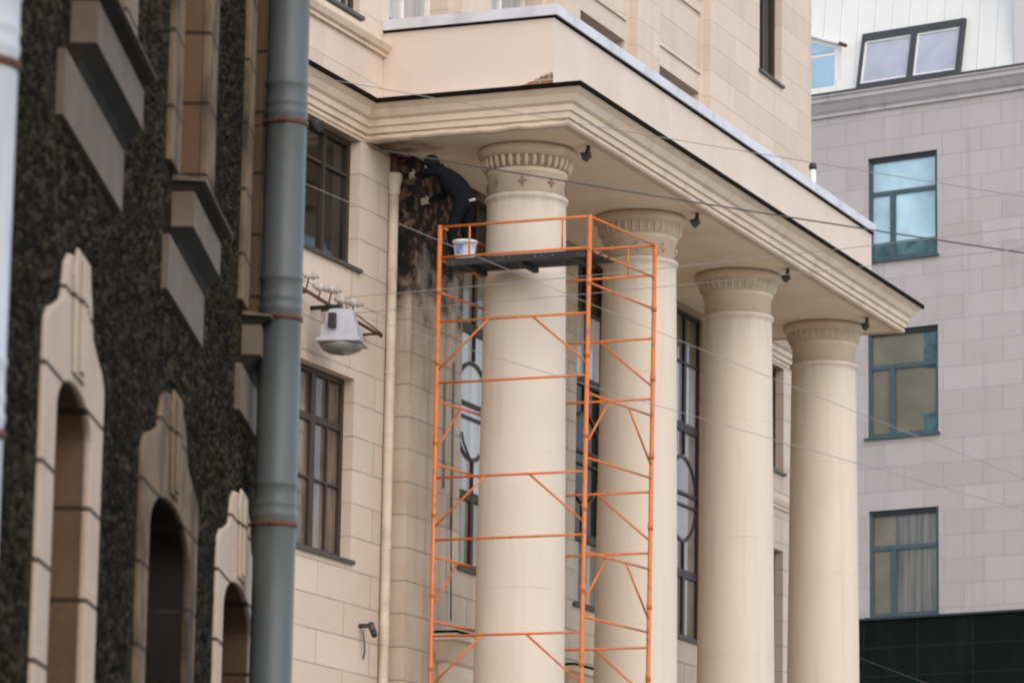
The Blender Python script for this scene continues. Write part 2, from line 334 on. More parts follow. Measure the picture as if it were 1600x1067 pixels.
def wall_cells(mb, pl, u0, u1, z0, z1, holes, n=0.0):
    """flat wall with rectangular openings (u0,u1,z0,z1,depth); depth > 0 adds the reveals"""
    us = sorted({u0, u1, *[h[0] for h in holes], *[h[1] for h in holes]}); zs = sorted({z0, z1, *[h[2] for h in holes], *[h[3] for h in holes]})
    us = [u for u in us if u0 <= u <= u1]; zs = [z for z in zs if z0 <= z <= z1]
    for a, b in zip(us, us[1:]):
        for c, d in zip(zs, zs[1:]):
            cu, cz = (a+b)/2, (c+d)/2
            if any(h[0] < cu < h[1] and h[2] < cz < h[3] for h in holes): continue
            mb.quad(pl(a, n, c), pl(b, n, c), pl(b, n, d), pl(a, n, d))
    for h in holes:
        a, b, c, d, t = h
        if t:
            mb.quad(pl(a, n, c), pl(a, n-t, c), pl(a, n-t, d), pl(a, n, d)); mb.quad(pl(b, n, c), pl(b, n-t, c), pl(b, n-t, d), pl(b, n, d))
            mb.quad(pl(a, n, c), pl(b, n, c), pl(b, n-t, c), pl(a, n-t, c)); mb.quad(pl(a, n, d), pl(b, n, d), pl(b, n-t, d), pl(a, n-t, d))
def window(parent, pl, u0, u1, z0, z1, n, fm, gm, mull=(), trans=(), fw_=0.07, mw=0.05, sill=None, sillmat=None, panes=None, name='window', circle=None):
    """a window in an opening; n is the outward offset of the glass plane. panes: list of (u0,u1,z0,z1,mat)"""
    mb = MB(); d = 0.05
    mb.pbox(pl, u0, u0+fw_, n-0.02, n+d, z0, z1); mb.pbox(pl, u1-fw_, u1, n-0.02, n+d, z0, z1)
    mb.pbox(pl, u0+fw_, u1-fw_, n-0.02, n+d-0.002, z0, z0+fw_); mb.pbox(pl, u0+fw_, u1-fw_, n-0.02, n+d-0.002, z1-fw_, z1)
    for m in mull:
        u, a, b = m[:3]; ww = m[3] if len(m) > 3 else mw
        mb.pbox(pl, u-ww/2, u+ww/2, n-0.015, n+d-0.006, a, b)
    for m in trans:
        z, a, b = m[:3]; ww = m[3] if len(m) > 3 else mw
        mb.pbox(pl, a, b, n-0.015, n+d-0.011, z-ww/2, z+ww/2)
    if circle:
        cu, cz, rad, tk = circle; k = 40
        o = [(cu + (rad+tk/2)*math.cos(2*math.pi*i/k), cz + (rad+tk/2)*1.08*math.sin(2*math.pi*i/k)) for i in range(k+1)]
        q = [(cu + (rad-tk/2)*math.cos(2*math.pi*i/k), cz + (rad-tk/2)*1.08*math.sin(2*math.pi*i/k)) for i in range(k+1)]
        mb.ring(pl, o, q, n-0.012, n+0.024)
    w_ = mb.build(name, fm, parent)
    for (a, b, c, e, mat) in (panes or [(u0+fw_/2, u1-fw_/2, z0+fw_/2, z1-fw_/2, gm)]):
        g = MB(); g.pbox(pl, a, b, n-0.012, n, c, e); g.build('pane', mat, w_)
    if sill:
        s = MB(); s.pbox(pl, u0-0.05, u1+0.05, n+d-0.01, sill, z0-0.05, z0-0.002); s.build('sill', sillmat or M_['sill_metal'], w_)
    return w_

# ------------------------------------------------------------------ ground
g = MB(); g.box(-300, 400, -300, 300, -0.3, 0.0); tag(g.build('street', M_['asphalt']), 'grey asphalt street below the buildings', 'street', kind='structure')
g = MB(); g.box(24, 66, 12.5, 40, 0.004, 0.15); tag(g.build('unseen_pavement', M_['unseen_bounce_paving']), 'unseen stone ground at the foot of the cream building, paled to bounce light', 'unseen_pavement', kind='structure')

# ------------------------------------------------------------------ cream colonnaded building
YW, YR, YU = 19.95, 19.70, 20.07
XL, XR, XP0, XP1 = 38.6, 61.4, 44.1, 57.0
cream = empty('columned_building', (50, 20, 0), 'tall cream stone building with a portico of four big round columns', 'building')
PW = Plane((0, YW, 0), (1, 0, 0), (0, -1, 0))
SL, SF, SR = 43.14, 17.19, 57.62      # soffit lip: left, front, right
ZS = 13.05
COLX = [44.35, 48.48, 52.61, 56.75]; COLY = 18.225

low = [(41.15, 43.0, 11.37, 13.02), (41.15, 42.98, 7.68, 9.96), (41.15, 42.98, 3.6, 6.0), (58.15, 59.95, 11.27, 13.02), (58.15, 59.95, 7.68, 9.96), (58.15, 59.95, 3.6, 6.0)]
bays = [(43.78, 46.15), (47.15, 49.50), (50.50, 52.85), (53.85, 56.2)]
bz = (14.66, 24.0)
holes = [(a, b, c, d, 0.30) for a, b, c, d in low] + [(a, b, bz[0], bz[1], 0.12) for a, b in bays] + [(58.62, 59.78, 17.85, 20.6, 0.22), (41.2, 42.86, 14.62, 17.0, 0.18), (41.2, 42.86, 18.5, 21.0, 0.18)]
mb = MB(); wall_cells(mb, PW, XL, XR, 0, 13.3, [h for h in holes if h[3] < 13.1])
mb.box(XL, XL+0.4, YW+0.002, 32, 0, 24); mb.box(XR-0.4, XR-0.002, YW+0.004, 32, 0, 24)
mb.build('wall', M_['cream'], cream, recalc=False)
mb = MB(); wall_cells(mb, PW, XL, XR, 13.3, 24.2, [h for h in holes if h[2] > 13.3])
for a, b in bays:
    hb = []; cu = (a+b)/2
    hb = [(cu-0.98, cu+0.98, 14.9, 16.82, 0.36), (cu-0.98, cu+0.98, 18.42, 20.4, 0.36), (cu-0.98, cu+0.98, 21.6, 23.5, 0.36)]
    wall_cells(mb, PW, a, b, bz[0], bz[1], hb, n=-0.12)
wu = mb.build('upper_wall', M_['upper'], cream, recalc=False)
mb = MB(); mb.box(XL, XR, YW+0.5, 32, 24.0, 24.3); mb.build('roof', M_['zinc'], cream)
# panels and grooves on the bays
for a, b in bays:
    cu = (a+b)/2
    for (z0, z1) in ((17.12, 18.16), (20.62, 21.4)):
        u0, u1 = cu-0.98, cu+0.98; t = 0.05; mb = MB()
        mb.ring(PW, [(u0, z0), (u1, z0), (u1, z1), (u0, z1), (u0, z0+0.0001)], [(u0+t, z0+t), (u1-t, z0+t), (u1-t, z1-t), (u0+t, z1-t), (u0+t, z0+t+0.0001)], -0.119, -0.085); mb.build('panel_moulding', M_['upper'], cream)
# string course on the upper left wall, ends against the parapet
prof = [(0.0, 14.26), (0.05, 14.27), (0.05, 14.31), (0.09, 14.33), (0.13, 14.40), (0.13, 14.47), (0.06, 14.50), (0.0, 14.52)]
mb = MB(); mb.sweep([(XL, YW+0.001), (43.73, YW+0.001)], prof); mb.build('string_course', M_['cornice'], cream)
mb = MB(); mb.sweep([(57.3, YW+0.001), (XR, YW+0.001)], [(o*0.7, z-3.63) for o, z in prof]); mb.build('string_course', M_['cornice'], cream)
# projecting bay wall behind the columns
PR = Plane((0, YR, 0), (1, 0, 0), (0, -1, 0))
tall = [(c-0.64, c+0.64, 7.95, 12.98, 0.30) for c in (46.43, 50.56, 54.69)]
lowd = [(c-0.75, c+0.75, 0.6, 6.3, 0.3) for c in (46.43, 50.56, 54.69)]
mb = MB(); wall_cells(mb, PR, XP0, XP1, 0, 13.2, tall+lowd)
mb.quad((XP0, YR, 0), (XP0, YW+0.01, 0), (XP0, YW+0.01, 13.2), (XP0, YR, 13.2)); mb.quad((XP1, YR, 0), (XP1, YW+0.01, 0), (XP1, YW+0.01, 13.2), (XP1, YR, 13.2))
mb.build('bay_wall', M_['risalit'], cream, recalc=False)
# windows in the plain side walls
for i, (a, b, c, d) in enumerate(low):
    cu = (a+b)/2 + 0.05
    gm = M_['glass_dark'] if i in (0, 3) else M_['glass_brown']
    if i % 3 == 0:
        window(cream, PW, a, b, c, d, -0.19, M_['frame_dark'], gm, mull=[(42.25 if i == 0 else cu, c, d, 0.06)], trans=[(d-0.45, a, b, 0.035)], sill=0.05)
    else:
        zt = d - 0.62
        window(cream, PW, a, b, c, d, -0.19, M_['frame_dark'], gm, mull=[(cu, c, d, 0.13), (cu-0.43, c, d, 0.03), (cu+0.43, c, d, 0.03)], trans=[(zt, a, b, 0.09), (zt-0.75, a, b, 0.03)], sill=0.05)
# big windows between the columns: blind at the top, pale painted sky reflections, round tracery
for k, c in enumerate((46.43, 50.56, 54.69)):
    a, b = c-0.64, c+0.64
    pn = [(a, b, 12.2, 12.98, M_['glass_olive']), (a, b, 11.2, 12.2, M_['glass_pale']), (a, b, 8.95, 11.2, M_['glass_brown'] if k == 2 else M_['glass_dark']), (a, b, 7.95, 8.95, M_['glass_olive'])]
    if k == 0: pn[1:3] = [(a, b, 11.2, 12.2, M_['glass_olive']), (a, b, 8.95, 11.2, M_['glass_pale'])]
    if k == 1: pn[2] = (a, b, 8.95, 11.2, glass('near_black_glass', (0.012, 0.010, 0.008), spec=0.06))  # near-black pane behind the round tracery
    if k < 2: pn[0] = (a, b, 12.2, 12.98, M_['glass_dark'])
    if k == 2: pn[2] = (a, b, 8.95, 11.2, glass('glass_over_rosy_curtain', (0.22, 0.17, 0.15), var=0.25))
    window(cream, PR, a, b, 7.95, 12.98, -0.13, M_['frame_dark'], None, mull=[(c, 11.2, 12.98, 0.09), (c, 10.78, 11.2, 0.03), (c, 8.95, 9.42, 0.03), (c, 7.95, 8.95, 0.09)],
           trans=[(12.2, a, b, 0.03), (11.2, a, b, 0.13), (8.95, a, b, 0.12), (10.18, a, b, 0.045), (10.0, a, b, 0.03)], fw_=0.06, sill=0.04, panes=pn, circle=(c, 10.1, 0.60, 0.045))
for c in (46.43, 50.56, 54.69):
    a, b = c-0.75, c+0.75
    window(cream, PR, a, b, 0.6, 6.3, -0.15, M_['frame_dark'], M_['glass_dark'], mull=[(c, 0.6, 6.3, 0.08)], trans=[(3.0, a, b, 0.08), (4.8, a, b, 0.08)])
    mb = MB(); hp = [(0.0, 6.32), (0.06, 6.34), (0.10, 6.50), (0.10, 6.62), (0.16, 6.66), (0.30, 6.88), (0.36, 6.90), (0.36, 6.98), (0.0, 6.99)]
    mb.sweep([(c-1.13, YR+0.02), (c-1.13, YR-0.001), (c+1.13, YR-0.001), (c+1.13, YR+0.02)], hp); h_ = mb.build('window_hood', M_['cornice'], cream)
    mb = MB(); mb.sweep([(c-1.13, YR+0.02), (c-1.13, YR-0.001), (c+1.13, YR-0.001), (c+1.13, YR+0.02)], [(-0.01, 6.994), (0.375, 6.983), (0.375, 7.012), (-0.01, 7.03)]); mb.build('flashing', M_['flash'], h_)
# upper windows
for (a, b) in bays:
    cu = (a+b)/2
    for (z0, z1) in ((14.9, 16.82), (18.42, 20.4), (21.6, 23.5)):
        window(cream, PW, cu-0.98, cu+0.98, z0, z1, -0.44, M_['frame_white'] if z0 < 15 else M_['frame_dark'], M_['glass_pale'] if (z0 < 15 and cu < 50) else M_['glass_dark'], mull=[(cu+0.1, z0, z1, 0.08)], sill=-0.07)
window(cream, PW, 58.62, 59.78, 17.85, 20.6, -0.17, M_['frame_dark'], M_['glass_dark'], mull=[(59.2, 17.85, 20.6, 0.06)], sill=0.05)
window(cream, PW, 41.2, 42.86, 14.62, 17.0, -0.14, M_['frame_dark'], M_['glass_pale'], mull=[(42.1, 14.62, 17.0, 0.08), (42.62, 14.62, 17.0, 0.06)], sill=0.06)
window(cream, PW, 41.2, 42.86, 18.5, 21.0, -0.14, M_['frame_dark'], M_['glass_dark'], mull=[(42.0, 18.5, 21.0, 0.08)], sill=0.06)
# cornice round the portico and along the wall
cp = [(-0.10, 13.05), (0.0, 13.052), (0.025, 13.075), (0.025, 13.105), (0.0, 13.13), (0.04, 13.14), (0.045, 13.215), (0.075, 13.225), (0.085, 13.30), (0.13, 13.33), (0.175, 13.41), (0.235, 13.465), (0.25, 13.475), (-0.10, 13.475)]
path = [(XL, YW+0.0), (SL, YW+0.0), (SL, SF), (SR, SF), (SR, YW+0.0), (XR, YW+0.0)]
from mathutils import noise as mnoise
rag = path[:2] + [(SL, YW - (YW-SF)*i/60) for i in range(1, 60)] + path[2:]
mb = MB(); mb.sweep(rag, cp)
for v in mb.bm.verts:
    if v.co.z < 13.135 and abs(v.co.x - SL) < 0.12 and SF+0.02 < v.co.y < YW-0.02:
        q = mnoise.noise(Vector((v.co.y*3.1, 0, 4))) + 0.6*mnoise.noise(Vector((v.co.y*9, 2, 1)))
        v.co.z += 0.022*q - 0.004; v.co.x += 0.02*mnoise.noise(Vector((v.co.y*5, 7, 3)))
mb.build('cornice', M_['cornice'], cream)
mb = MB(); mb.sweep(path, [(-0.10, 13.477), (0.275, 13.477), (0.275, 13.535), (-0.10, 13.60)]); mb.build('cornice_flashing', M_['flash'], cream)  # shadow at the roof edge is put into the flashing's black
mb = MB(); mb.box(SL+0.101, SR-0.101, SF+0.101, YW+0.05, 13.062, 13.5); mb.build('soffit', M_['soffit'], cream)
mb = MB(); mb.box(SL+0.101, SR-0.101, SF+0.101, YW-0.002, 13.502, 13.61); mb.build('portico_roof', M_['zinc'], cream)
# beam round the inside of the portico, resting on the columns
# parapet
PX0, PX1, PY = 43.62, 57.22, 17.585
mb = MB(); mb.sweep([(PX0, YW-0.003), (PX0, PY), (PX1, PY), (PX1, YW-0.003)], [(-0.28, 13.605), (0.0, 13.605), (0.0, 14.615), (-0.28, 14.615)]); pp = mb.build('parapet', M_['render'], cream)
mb = MB(); mb.sweep([(PX0, YW-0.004), (PX0, PY), (PX1, PY), (PX1, YW-0.004)], [(-0.33, 14.618), (0.06, 14.618), (0.06, 14.755), (-0.33, 14.795)]); mb.build('coping', M_['zinc'], pp)
mb = MB(); mb.sweep([(PX0, YW-0.004), (PX0, PY), (PX1, PY), (PX1, YW-0.004)], [(-0.02, 14.59), (0.03, 14.598), (0.03, 14.616), (-0.02, 14.616)]); mb.build('drip_edge', M_['flash'], pp)
# exposed brick where the render has broken off at the parapet corner
pa = MB(); PB = Plane((PX0, PY, 0), (0, 1, 0), (-1, 0, 0))
pa.prism(PB, [(0.004, 13.64), (0.004, 13.872), (0.035, 13.88), (0.06, 13.862), (0.10, 13.868), (0.125, 13.835), (0.17, 13.84), (0.20, 13.805), (0.235, 13.81), (0.27, 13.785), (0.33, 13.775), (0.37, 13.755), (0.44, 13.745), (0.46, 13.64)], 0.0015, 0.010)
pa.build('bare_brick', M_['brick'], pp)
# columns
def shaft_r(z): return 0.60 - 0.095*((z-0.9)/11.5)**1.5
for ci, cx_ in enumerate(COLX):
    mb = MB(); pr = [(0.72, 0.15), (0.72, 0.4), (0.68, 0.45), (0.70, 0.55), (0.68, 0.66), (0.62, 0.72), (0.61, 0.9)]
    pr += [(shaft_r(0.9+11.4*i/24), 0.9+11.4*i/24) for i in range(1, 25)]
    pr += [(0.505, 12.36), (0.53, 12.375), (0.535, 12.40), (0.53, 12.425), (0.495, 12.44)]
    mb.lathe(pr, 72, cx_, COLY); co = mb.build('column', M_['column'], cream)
    mb = MB(); pr = [(0.493, 12.44), (0.492, 12.69), (0.515, 12.70), (0.522, 12.72), (0.510, 12.735), (0.525, 12.76), (0.548, 12.81), (0.562, 12.86), (0.566, 12.915), (0.580, 12.925), (0.615, 12.945), (0.635, 12.975), (0.638, 13.02), (0.61, 13.058)]
    mb.lathe(pr, 72, cx_, COLY)
    eg = (1.0, 0.7, 0.5, 0.45)[ci]
    for k in range(34):   # egg moulding round the echinus
        a = 2*math.pi*k/34; ca, sa = math.cos(a), math.sin(a)
        pts = []
        for (r, z) in ((0.518, 12.765), (0.540, 12.79), (0.557, 12.825), (0.567, 12.87), (0.569, 12.91)): pts.append((cx_ + r*ca, COLY + r*sa, z))
        mb.tube(pts, [0.010*eg, 0.022*eg, 0.028*eg, 0.028*eg, 0.02*eg], 8)
    cap_ = mb.build('capital', M_['cornice'], co); mb = MB(); mb.lathe([(0.505, 12.738), (0.5285, 12.762), (0.5515, 12.811), (0.5655, 12.861), (0.5695, 12.914)], 72, cx_, COLY, cap=False)
    for k in range(8):    # rosettes on the necking
        a = 2*math.pi*(k+0.35)/8; ca, sa = math.cos(a), math.sin(a); c0 = Vector((cx_ + 0.493*ca, COLY + 0.493*sa, 12.57)); t_ = Vector((-sa, ca, 0)); o_ = Vector((ca, sa, 0))
        for q in range(4 if ci < 2 else 0):
            b_ = q*math.pi/2 + math.pi/4*0; dd = t_*math.cos(b_)*0.045 + Vector((0, 0, 1))*math.sin(b_)*0.052
            mb.tube([c0 - o_*0.01, c0 + dd*0.5 + o_*0.012*eg, c0 + dd*1.3 + o_*0.008], [0.012, 0.02, 0.006], 6)
    mb.build('ornament_band', M_['recess_shade'] if ci < 1 else M_['recess_shade_pale'], cap_)  # darker band paints in the shade between eggs and in rosettes
    mb = MB(); mb.box(cx_-0.85, cx_+0.85, COLY-0.85, COLY+0.85, 0.0, 0.152); mb.build('plinth', M_['render'], co)

# ------------------------------------------------------------------ grey building behind on the right
th = R(12.9197); GO = Vector((79.674, 23.783, 0)); gu = Vector((-math.sin(th), -math.cos(th), 0)); gn = Vector((-math.cos(th), math.sin(th), 0))
PG = Plane(GO, gu, gn)      # u grows to the right of the photograph
grey = empty('grey_building', GO + gu*1.0, 'pale grey stone-clad building with a white metal attic behind the portico', 'building')
gw = [(-0.875, 0.885, 19.12, 21.46), (-0.89, 0.89, 15.17, 17.55), (-0.86, 0.885, 11.22, 13.55)]
mb = MB(); wall_cells(mb, PG, -14, 6.5, 11.2, 22.54, [(a, b, c, d, 0.16) for a, b, c, d in gw])
mb.pbox(PG, 6.1, 6.5, -12, -0.003, 0, 22.5); mb.pbox(PG, -14, -13.6, -12, -0.003, 0, 22.5)
mb.build('wall', M_['greystone'], grey, recalc=False)
M_['glass_teal'] = glass('teal_reflection_glass', (0.06, 0.115, 0.12), var=0.5, scale=3.0)  # dark parts of the painted window reflections
def gp(a, b, c, d, gm):  # reflected sky and opposite facade painted in as coloured panes
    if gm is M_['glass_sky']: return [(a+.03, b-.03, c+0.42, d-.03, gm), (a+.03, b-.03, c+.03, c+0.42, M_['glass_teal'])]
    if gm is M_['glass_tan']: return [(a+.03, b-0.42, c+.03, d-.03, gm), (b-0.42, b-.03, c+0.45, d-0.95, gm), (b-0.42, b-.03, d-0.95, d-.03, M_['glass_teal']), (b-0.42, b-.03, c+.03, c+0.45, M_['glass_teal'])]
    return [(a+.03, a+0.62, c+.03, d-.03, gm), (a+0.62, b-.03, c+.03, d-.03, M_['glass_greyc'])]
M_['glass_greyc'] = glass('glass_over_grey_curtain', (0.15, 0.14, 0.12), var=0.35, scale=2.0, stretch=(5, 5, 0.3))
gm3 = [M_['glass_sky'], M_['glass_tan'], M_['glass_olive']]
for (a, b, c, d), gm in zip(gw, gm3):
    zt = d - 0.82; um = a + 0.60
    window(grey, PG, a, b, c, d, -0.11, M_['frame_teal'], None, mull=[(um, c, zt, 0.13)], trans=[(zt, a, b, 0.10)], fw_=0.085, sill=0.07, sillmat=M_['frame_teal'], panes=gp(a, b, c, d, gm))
    mb = MB(); mb.pbox(PG, a+0.001, b-0.001, -0.155, -0.06, d-0.11, d-0.003); mb.build('blind_box', M_['blackmetal'], grey)
cpf = [(0, 22.52), (0.06, 22.53), (0.06, 22.60), (0.12, 22.66), (0.20, 22.78), (0.26, 22.84), (0.26, 22.93), (0.30, 22.94), (0.30, 23.0), (0.0, 23.04)]
def gsweep(u0, u1, prof, name, mat, parent):
    mb = MB(); p0, p1 = PG(u0, 0, 0), PG(u1, 0, 0)
    a = [mb.bm.verts.new(PG(u0, o, z)) for o, z in prof]; b = [mb.bm.verts.new(PG(u1, o, z)) for o, z in prof]
    for i in range(len(prof)): j = (i+1) % len(prof); mb.bm.faces.new((a[i], a[j], b[j], b[i]))
    mb.bm.faces.new(a); mb.bm.faces.new(b[::-1]); return mb.build(name, mat, parent)
gsweep(-14, 6.5, cpf, 'cornice', M_['greycornice'], grey)
gsweep(-14, 6.5, [(0.302, 22.995), (0.33, 22.995), (0.33, 23.03), (0.0, 23.07), (0.0, 23.045), (0.302, 23.005)], 'flashing', M_['sill_metal'], grey)
# mansard with its roof window (leans back from the street)
LEAN = 0.22; Z0 = 23.06
def man(u, z, o=0.0): return PG(u, -0.05 - LEAN*(z-Z0) + o, z)
mb = MB(); mb.hexa([man(-14, Z0), man(2.78, Z0), man(2.78, Z0, -1), man(-14, Z0, -1), man(-14, 29), man(2.78, 29), man(2.78, 29, -1), man(-14, 29, -1)])
rf = mb.build('mansard_roof', M_['mansard'], grey)
mb = MB(); mb.hexa([PG(2.80, -0.02, Z0), PG(6.5, -0.02, Z0), PG(6.5, -3, Z0), PG(2.80, -3, Z0), PG(2.80, -0.02, 30), PG(6.5, -0.02, 30), PG(6.5, -3, 30), PG(2.80, -3, 30)])
mb.build('fire_wall', plain('pinkish_render', (0.55, 0.49, 0.46), 0.85, 0.06, 2), grey)
def mbox(mb, u0, u1, z0, z1, o0, o1): mb.hexa([man(u0, z0, o0), man(u1, z0, o0), man(u1, z0, o1), man(u0, z0, o1), man(u0, z1, o0), man(u1, z1, o0), man(u1, z1, o1), man(u0, z1, o1)])
mb = MB(); t = 0.10; a, b, c, d = -1.14, 1.46, 23.10, 24.42
mbox(mb, a, a+0.07, c, d, 0.0, 0.12); mbox(mb, b-t, b, c, d, 0.0, 0.12); mbox(mb, a+0.07, b-t, c, c+t, 0.0, 0.118); mbox(mb, a+0.07, b-t, d-0.17, d, 0.0, 0.118); mbox(mb, 0.13, 0.27, c+t, d-0.17, 0.0, 0.116)
rw = mb.build('roof_window', plain('anthracite_frame', (0.05, 0.048, 0.05), 0.5, 0.2, 5), grey)
for (p, q) in ((a+0.07, 0.13), (0.27, b-t)):
    mb = MB(); mbox(mb, p, q, c+t, d-0.17, 0.01, 0.05); mb.build('pane', M_['glass_loft'], rw)
    mb = MB(); mbox(mb, p, p+0.05, c+t, d-0.17, 0.05, 0.07); mbox(mb, p+0.05, q, d-0.23, d-0.17, 0.05, 0.07); mbox(mb, p+0.05, q, c+t, c+t+0.05, 0.05, 0.069); mb.build('sash', M_['frame_white'], rw)
# glazed dormer at the left
mb = MB(); D0_, D1_ = -3.4, -1.62
def dq(u, n, z): return PG(u, n, z)
mb.hexa([dq(D0_, -0.9, 23.06), dq(D1_-0.0, -0.9, 23.06), dq(D1_, -0.12, 23.06), dq(D0_, -0.12, 23.06), dq(D0_, -0.9, 24.85), dq(D1_, -0.9, 24.2), dq(D1_, -0.12, 24.2), dq(D0_, -0.12, 24.85)])
dm = mb.build('glazed_dormer', M_['frame_white'], grey)
mb = MB(); mb.hexa([dq(D0_+0.1, -0.13, 23.16), dq(D1_-0.18, -0.13, 23.16), dq(D1_-0.18, -0.1, 23.16), dq(D0_+0.1, -0.1, 23.16), dq(D0_+0.1, -0.13, 24.0), dq(D1_-0.18, -0.13, 24.0), dq(D1_-0.18, -0.1, 24.0), dq(D0_+0.1, -0.1, 24.0)]); mb.build('pane', M_['glass_blue'], dm)
mb = MB(); mb.hexa([dq(D0_+0.1, -0.13, 24.08), dq(D1_-0.18, -0.13, 24.08), dq(D1_-0.18, -0.1, 24.08), dq(D0_+0.1, -0.1, 24.08), dq(D0_+0.1, -0.13, 24.7), dq(D1_-0.18, -0.13, 24.17), dq(D1_-0.18, -0.1, 24.17), dq(D0_+0.1, -0.1, 24.7)]); mb.build('pane', M_['glass_blue'], dm)
mb = MB(); mb.tube([dq(D0_-0.1, -0.05, 24.92), dq(D1_+0.12, -0.05, 24.17)], 0.035, 8); mb.build('roof_edge', M_['zinc'], dm)
mb = MB(); mb.tube([dq(D1_+0.02, -0.02, 24.22), dq(D1_+0.22, 0.06, 24.12)], 0.045, 8); mb.build('spout', M_['rust'], dm)
# dark lower storeys
mb = MB(); mb.pbox(PG, -14, 6.5, -0.3, 0.10, 0, 11.14); lo = mb.build('dark_cladding', M_['darkclad'], grey)
mb = MB(); mb.pbox(PG, -14, 6.5, -0.28, 0.16, 11.142, 11.19); mb.build('cladding_cap', M_['blackmetal'], grey)
mb = MB(); mb.pbox(PG, -14, 6.5, -12, -1.2, 28.9, 29.2); mb.build('roof', M_['zinc'], grey)

# ------------------------------------------------------------------ dark roughcast building in the left foreground
tl = R(20.6); d2 = Vector((math.cos(tl), math.sin(tl), 0)); n2 = Vector((math.sin(tl), -math.cos(tl), 0))
PLW = Plane(-n2*2.22, d2, n2)          # u = metres along the street from the camera, n towards the street
darkb = empty('roughcast_building', PLW(14, -3, 0), 'dark pebble-dashed building with stone window surrounds in the left foreground', 'building')
ow = [(14.28, 15.24, 1.2), (17.16, 18.76, 1.2), (20.34, 21.94, 1.2)]       # arched ground floor openings
uw = [(14.45, 15.75), (17.78, 18.86), (21.12, 22.0)]
H_ = [(a, b, z, 4.15, 0.0) for a, b, z in ow] + [(a, b, 5.72, 8.4, 0.0) for a, b in uw]
T0, T1, Q0, Q1, ST_ = 11.0, 22.7, 2.6, 8.4, 0.023
mb = MB(); wall_cells(mb, PLW, 4, 22.7, 0, 12, H_ + [(T0, T1, Q0, Q1, 0.0)])
mb.pbox(PLW, 22.4, 22.7, -8, -0.05, 0, 12); mb.pbox(PLW, 4, 4.4, -8, -0.002, 0, 12)
CLEAR = [((a+b)/2-oh_-0.03, (a+b)/2+oh_+0.01, 0, 4.36) for (a, b, z), oh_ in zip(ow, (0.79, 1.1, 1.1))] + [((a+b)/2-oh_*0.5-0.05, (a+b)/2+oh_*0.5, 4.3, 4.68) for (a, b, z), oh_ in zip(ow, (0.79, 1.1, 1.1))] + [(a-0.42, b+0.38, 5.08, 9) for a, b in uw]
nu, nz = int((T1-T0)/ST_), int((Q1-Q0)/ST_); rnd = random.Random(3); grid = {}
def gv(i, k):
    if (i, k) not in grid:
        edge = i in (0, nu) or k in (0, nz)
        jit = 0 if edge else 0.3*ST_
        uu_, zz_ = T0 + (T1-T0)*i/nu, Q0 + (Q1-Q0)*k/nz
        cover = any(b_[0] < uu_ < b_[1] and b_[2] < zz_ < b_[3] for b_ in CLEAR)
        soft = any(b_[0]-0.22 < uu_ < b_[1] and b_[2] < zz_ < b_[3]+0.05 for b_ in CLEAR)
        d_ = 0.0 if edge else (-0.004 if cover else min(0.027, abs(rnd.gauss(0, 0.009)) + (0.014*rnd.random() if rnd.random() < 0.16 else 0)))
        if soft: d_ *= 0.3
        grid[(i, k)] = mb.bm.verts.new(PLW(T0 + (T1-T0)*i/nu + rnd.uniform(-jit, jit), d_, Q0 + (Q1-Q0)*k/nz + rnd.uniform(-jit, jit)))
    return grid[(i, k)]
for i in range(nu):
    for k in range(nz):
        cu, cz = T0 + (T1-T0)*(i+.5)/nu, Q0 + (Q1-Q0)*(k+.5)/nz
        if any(h[0]-0.02 < cu < h[1]+0.02 and h[2]-0.02 < cz < h[3]+0.02 for h in H_): continue
        mb.bm.faces.new((gv(i, k), gv(i+1, k), gv(i+1, k+1), gv(i, k+1))).smooth = True
mb.build('wall', M_['rough'], darkb, recalc=False)
mb = MB(); mb.pbox(PLW, 4, 22.7, -8, -0.3, 12.0, 12.2); mb.build('roof', M_['zinc'], darkb)
def arch_pts(a, b, zs, rise, k=16, drop=0.0):
    c = (a+b)/2; h = (b-a)/2
    return [(c - h*math.cos(math.pi*i/k), zs + rise*math.sin(math.pi*i/k)) for i in range(k+1)]
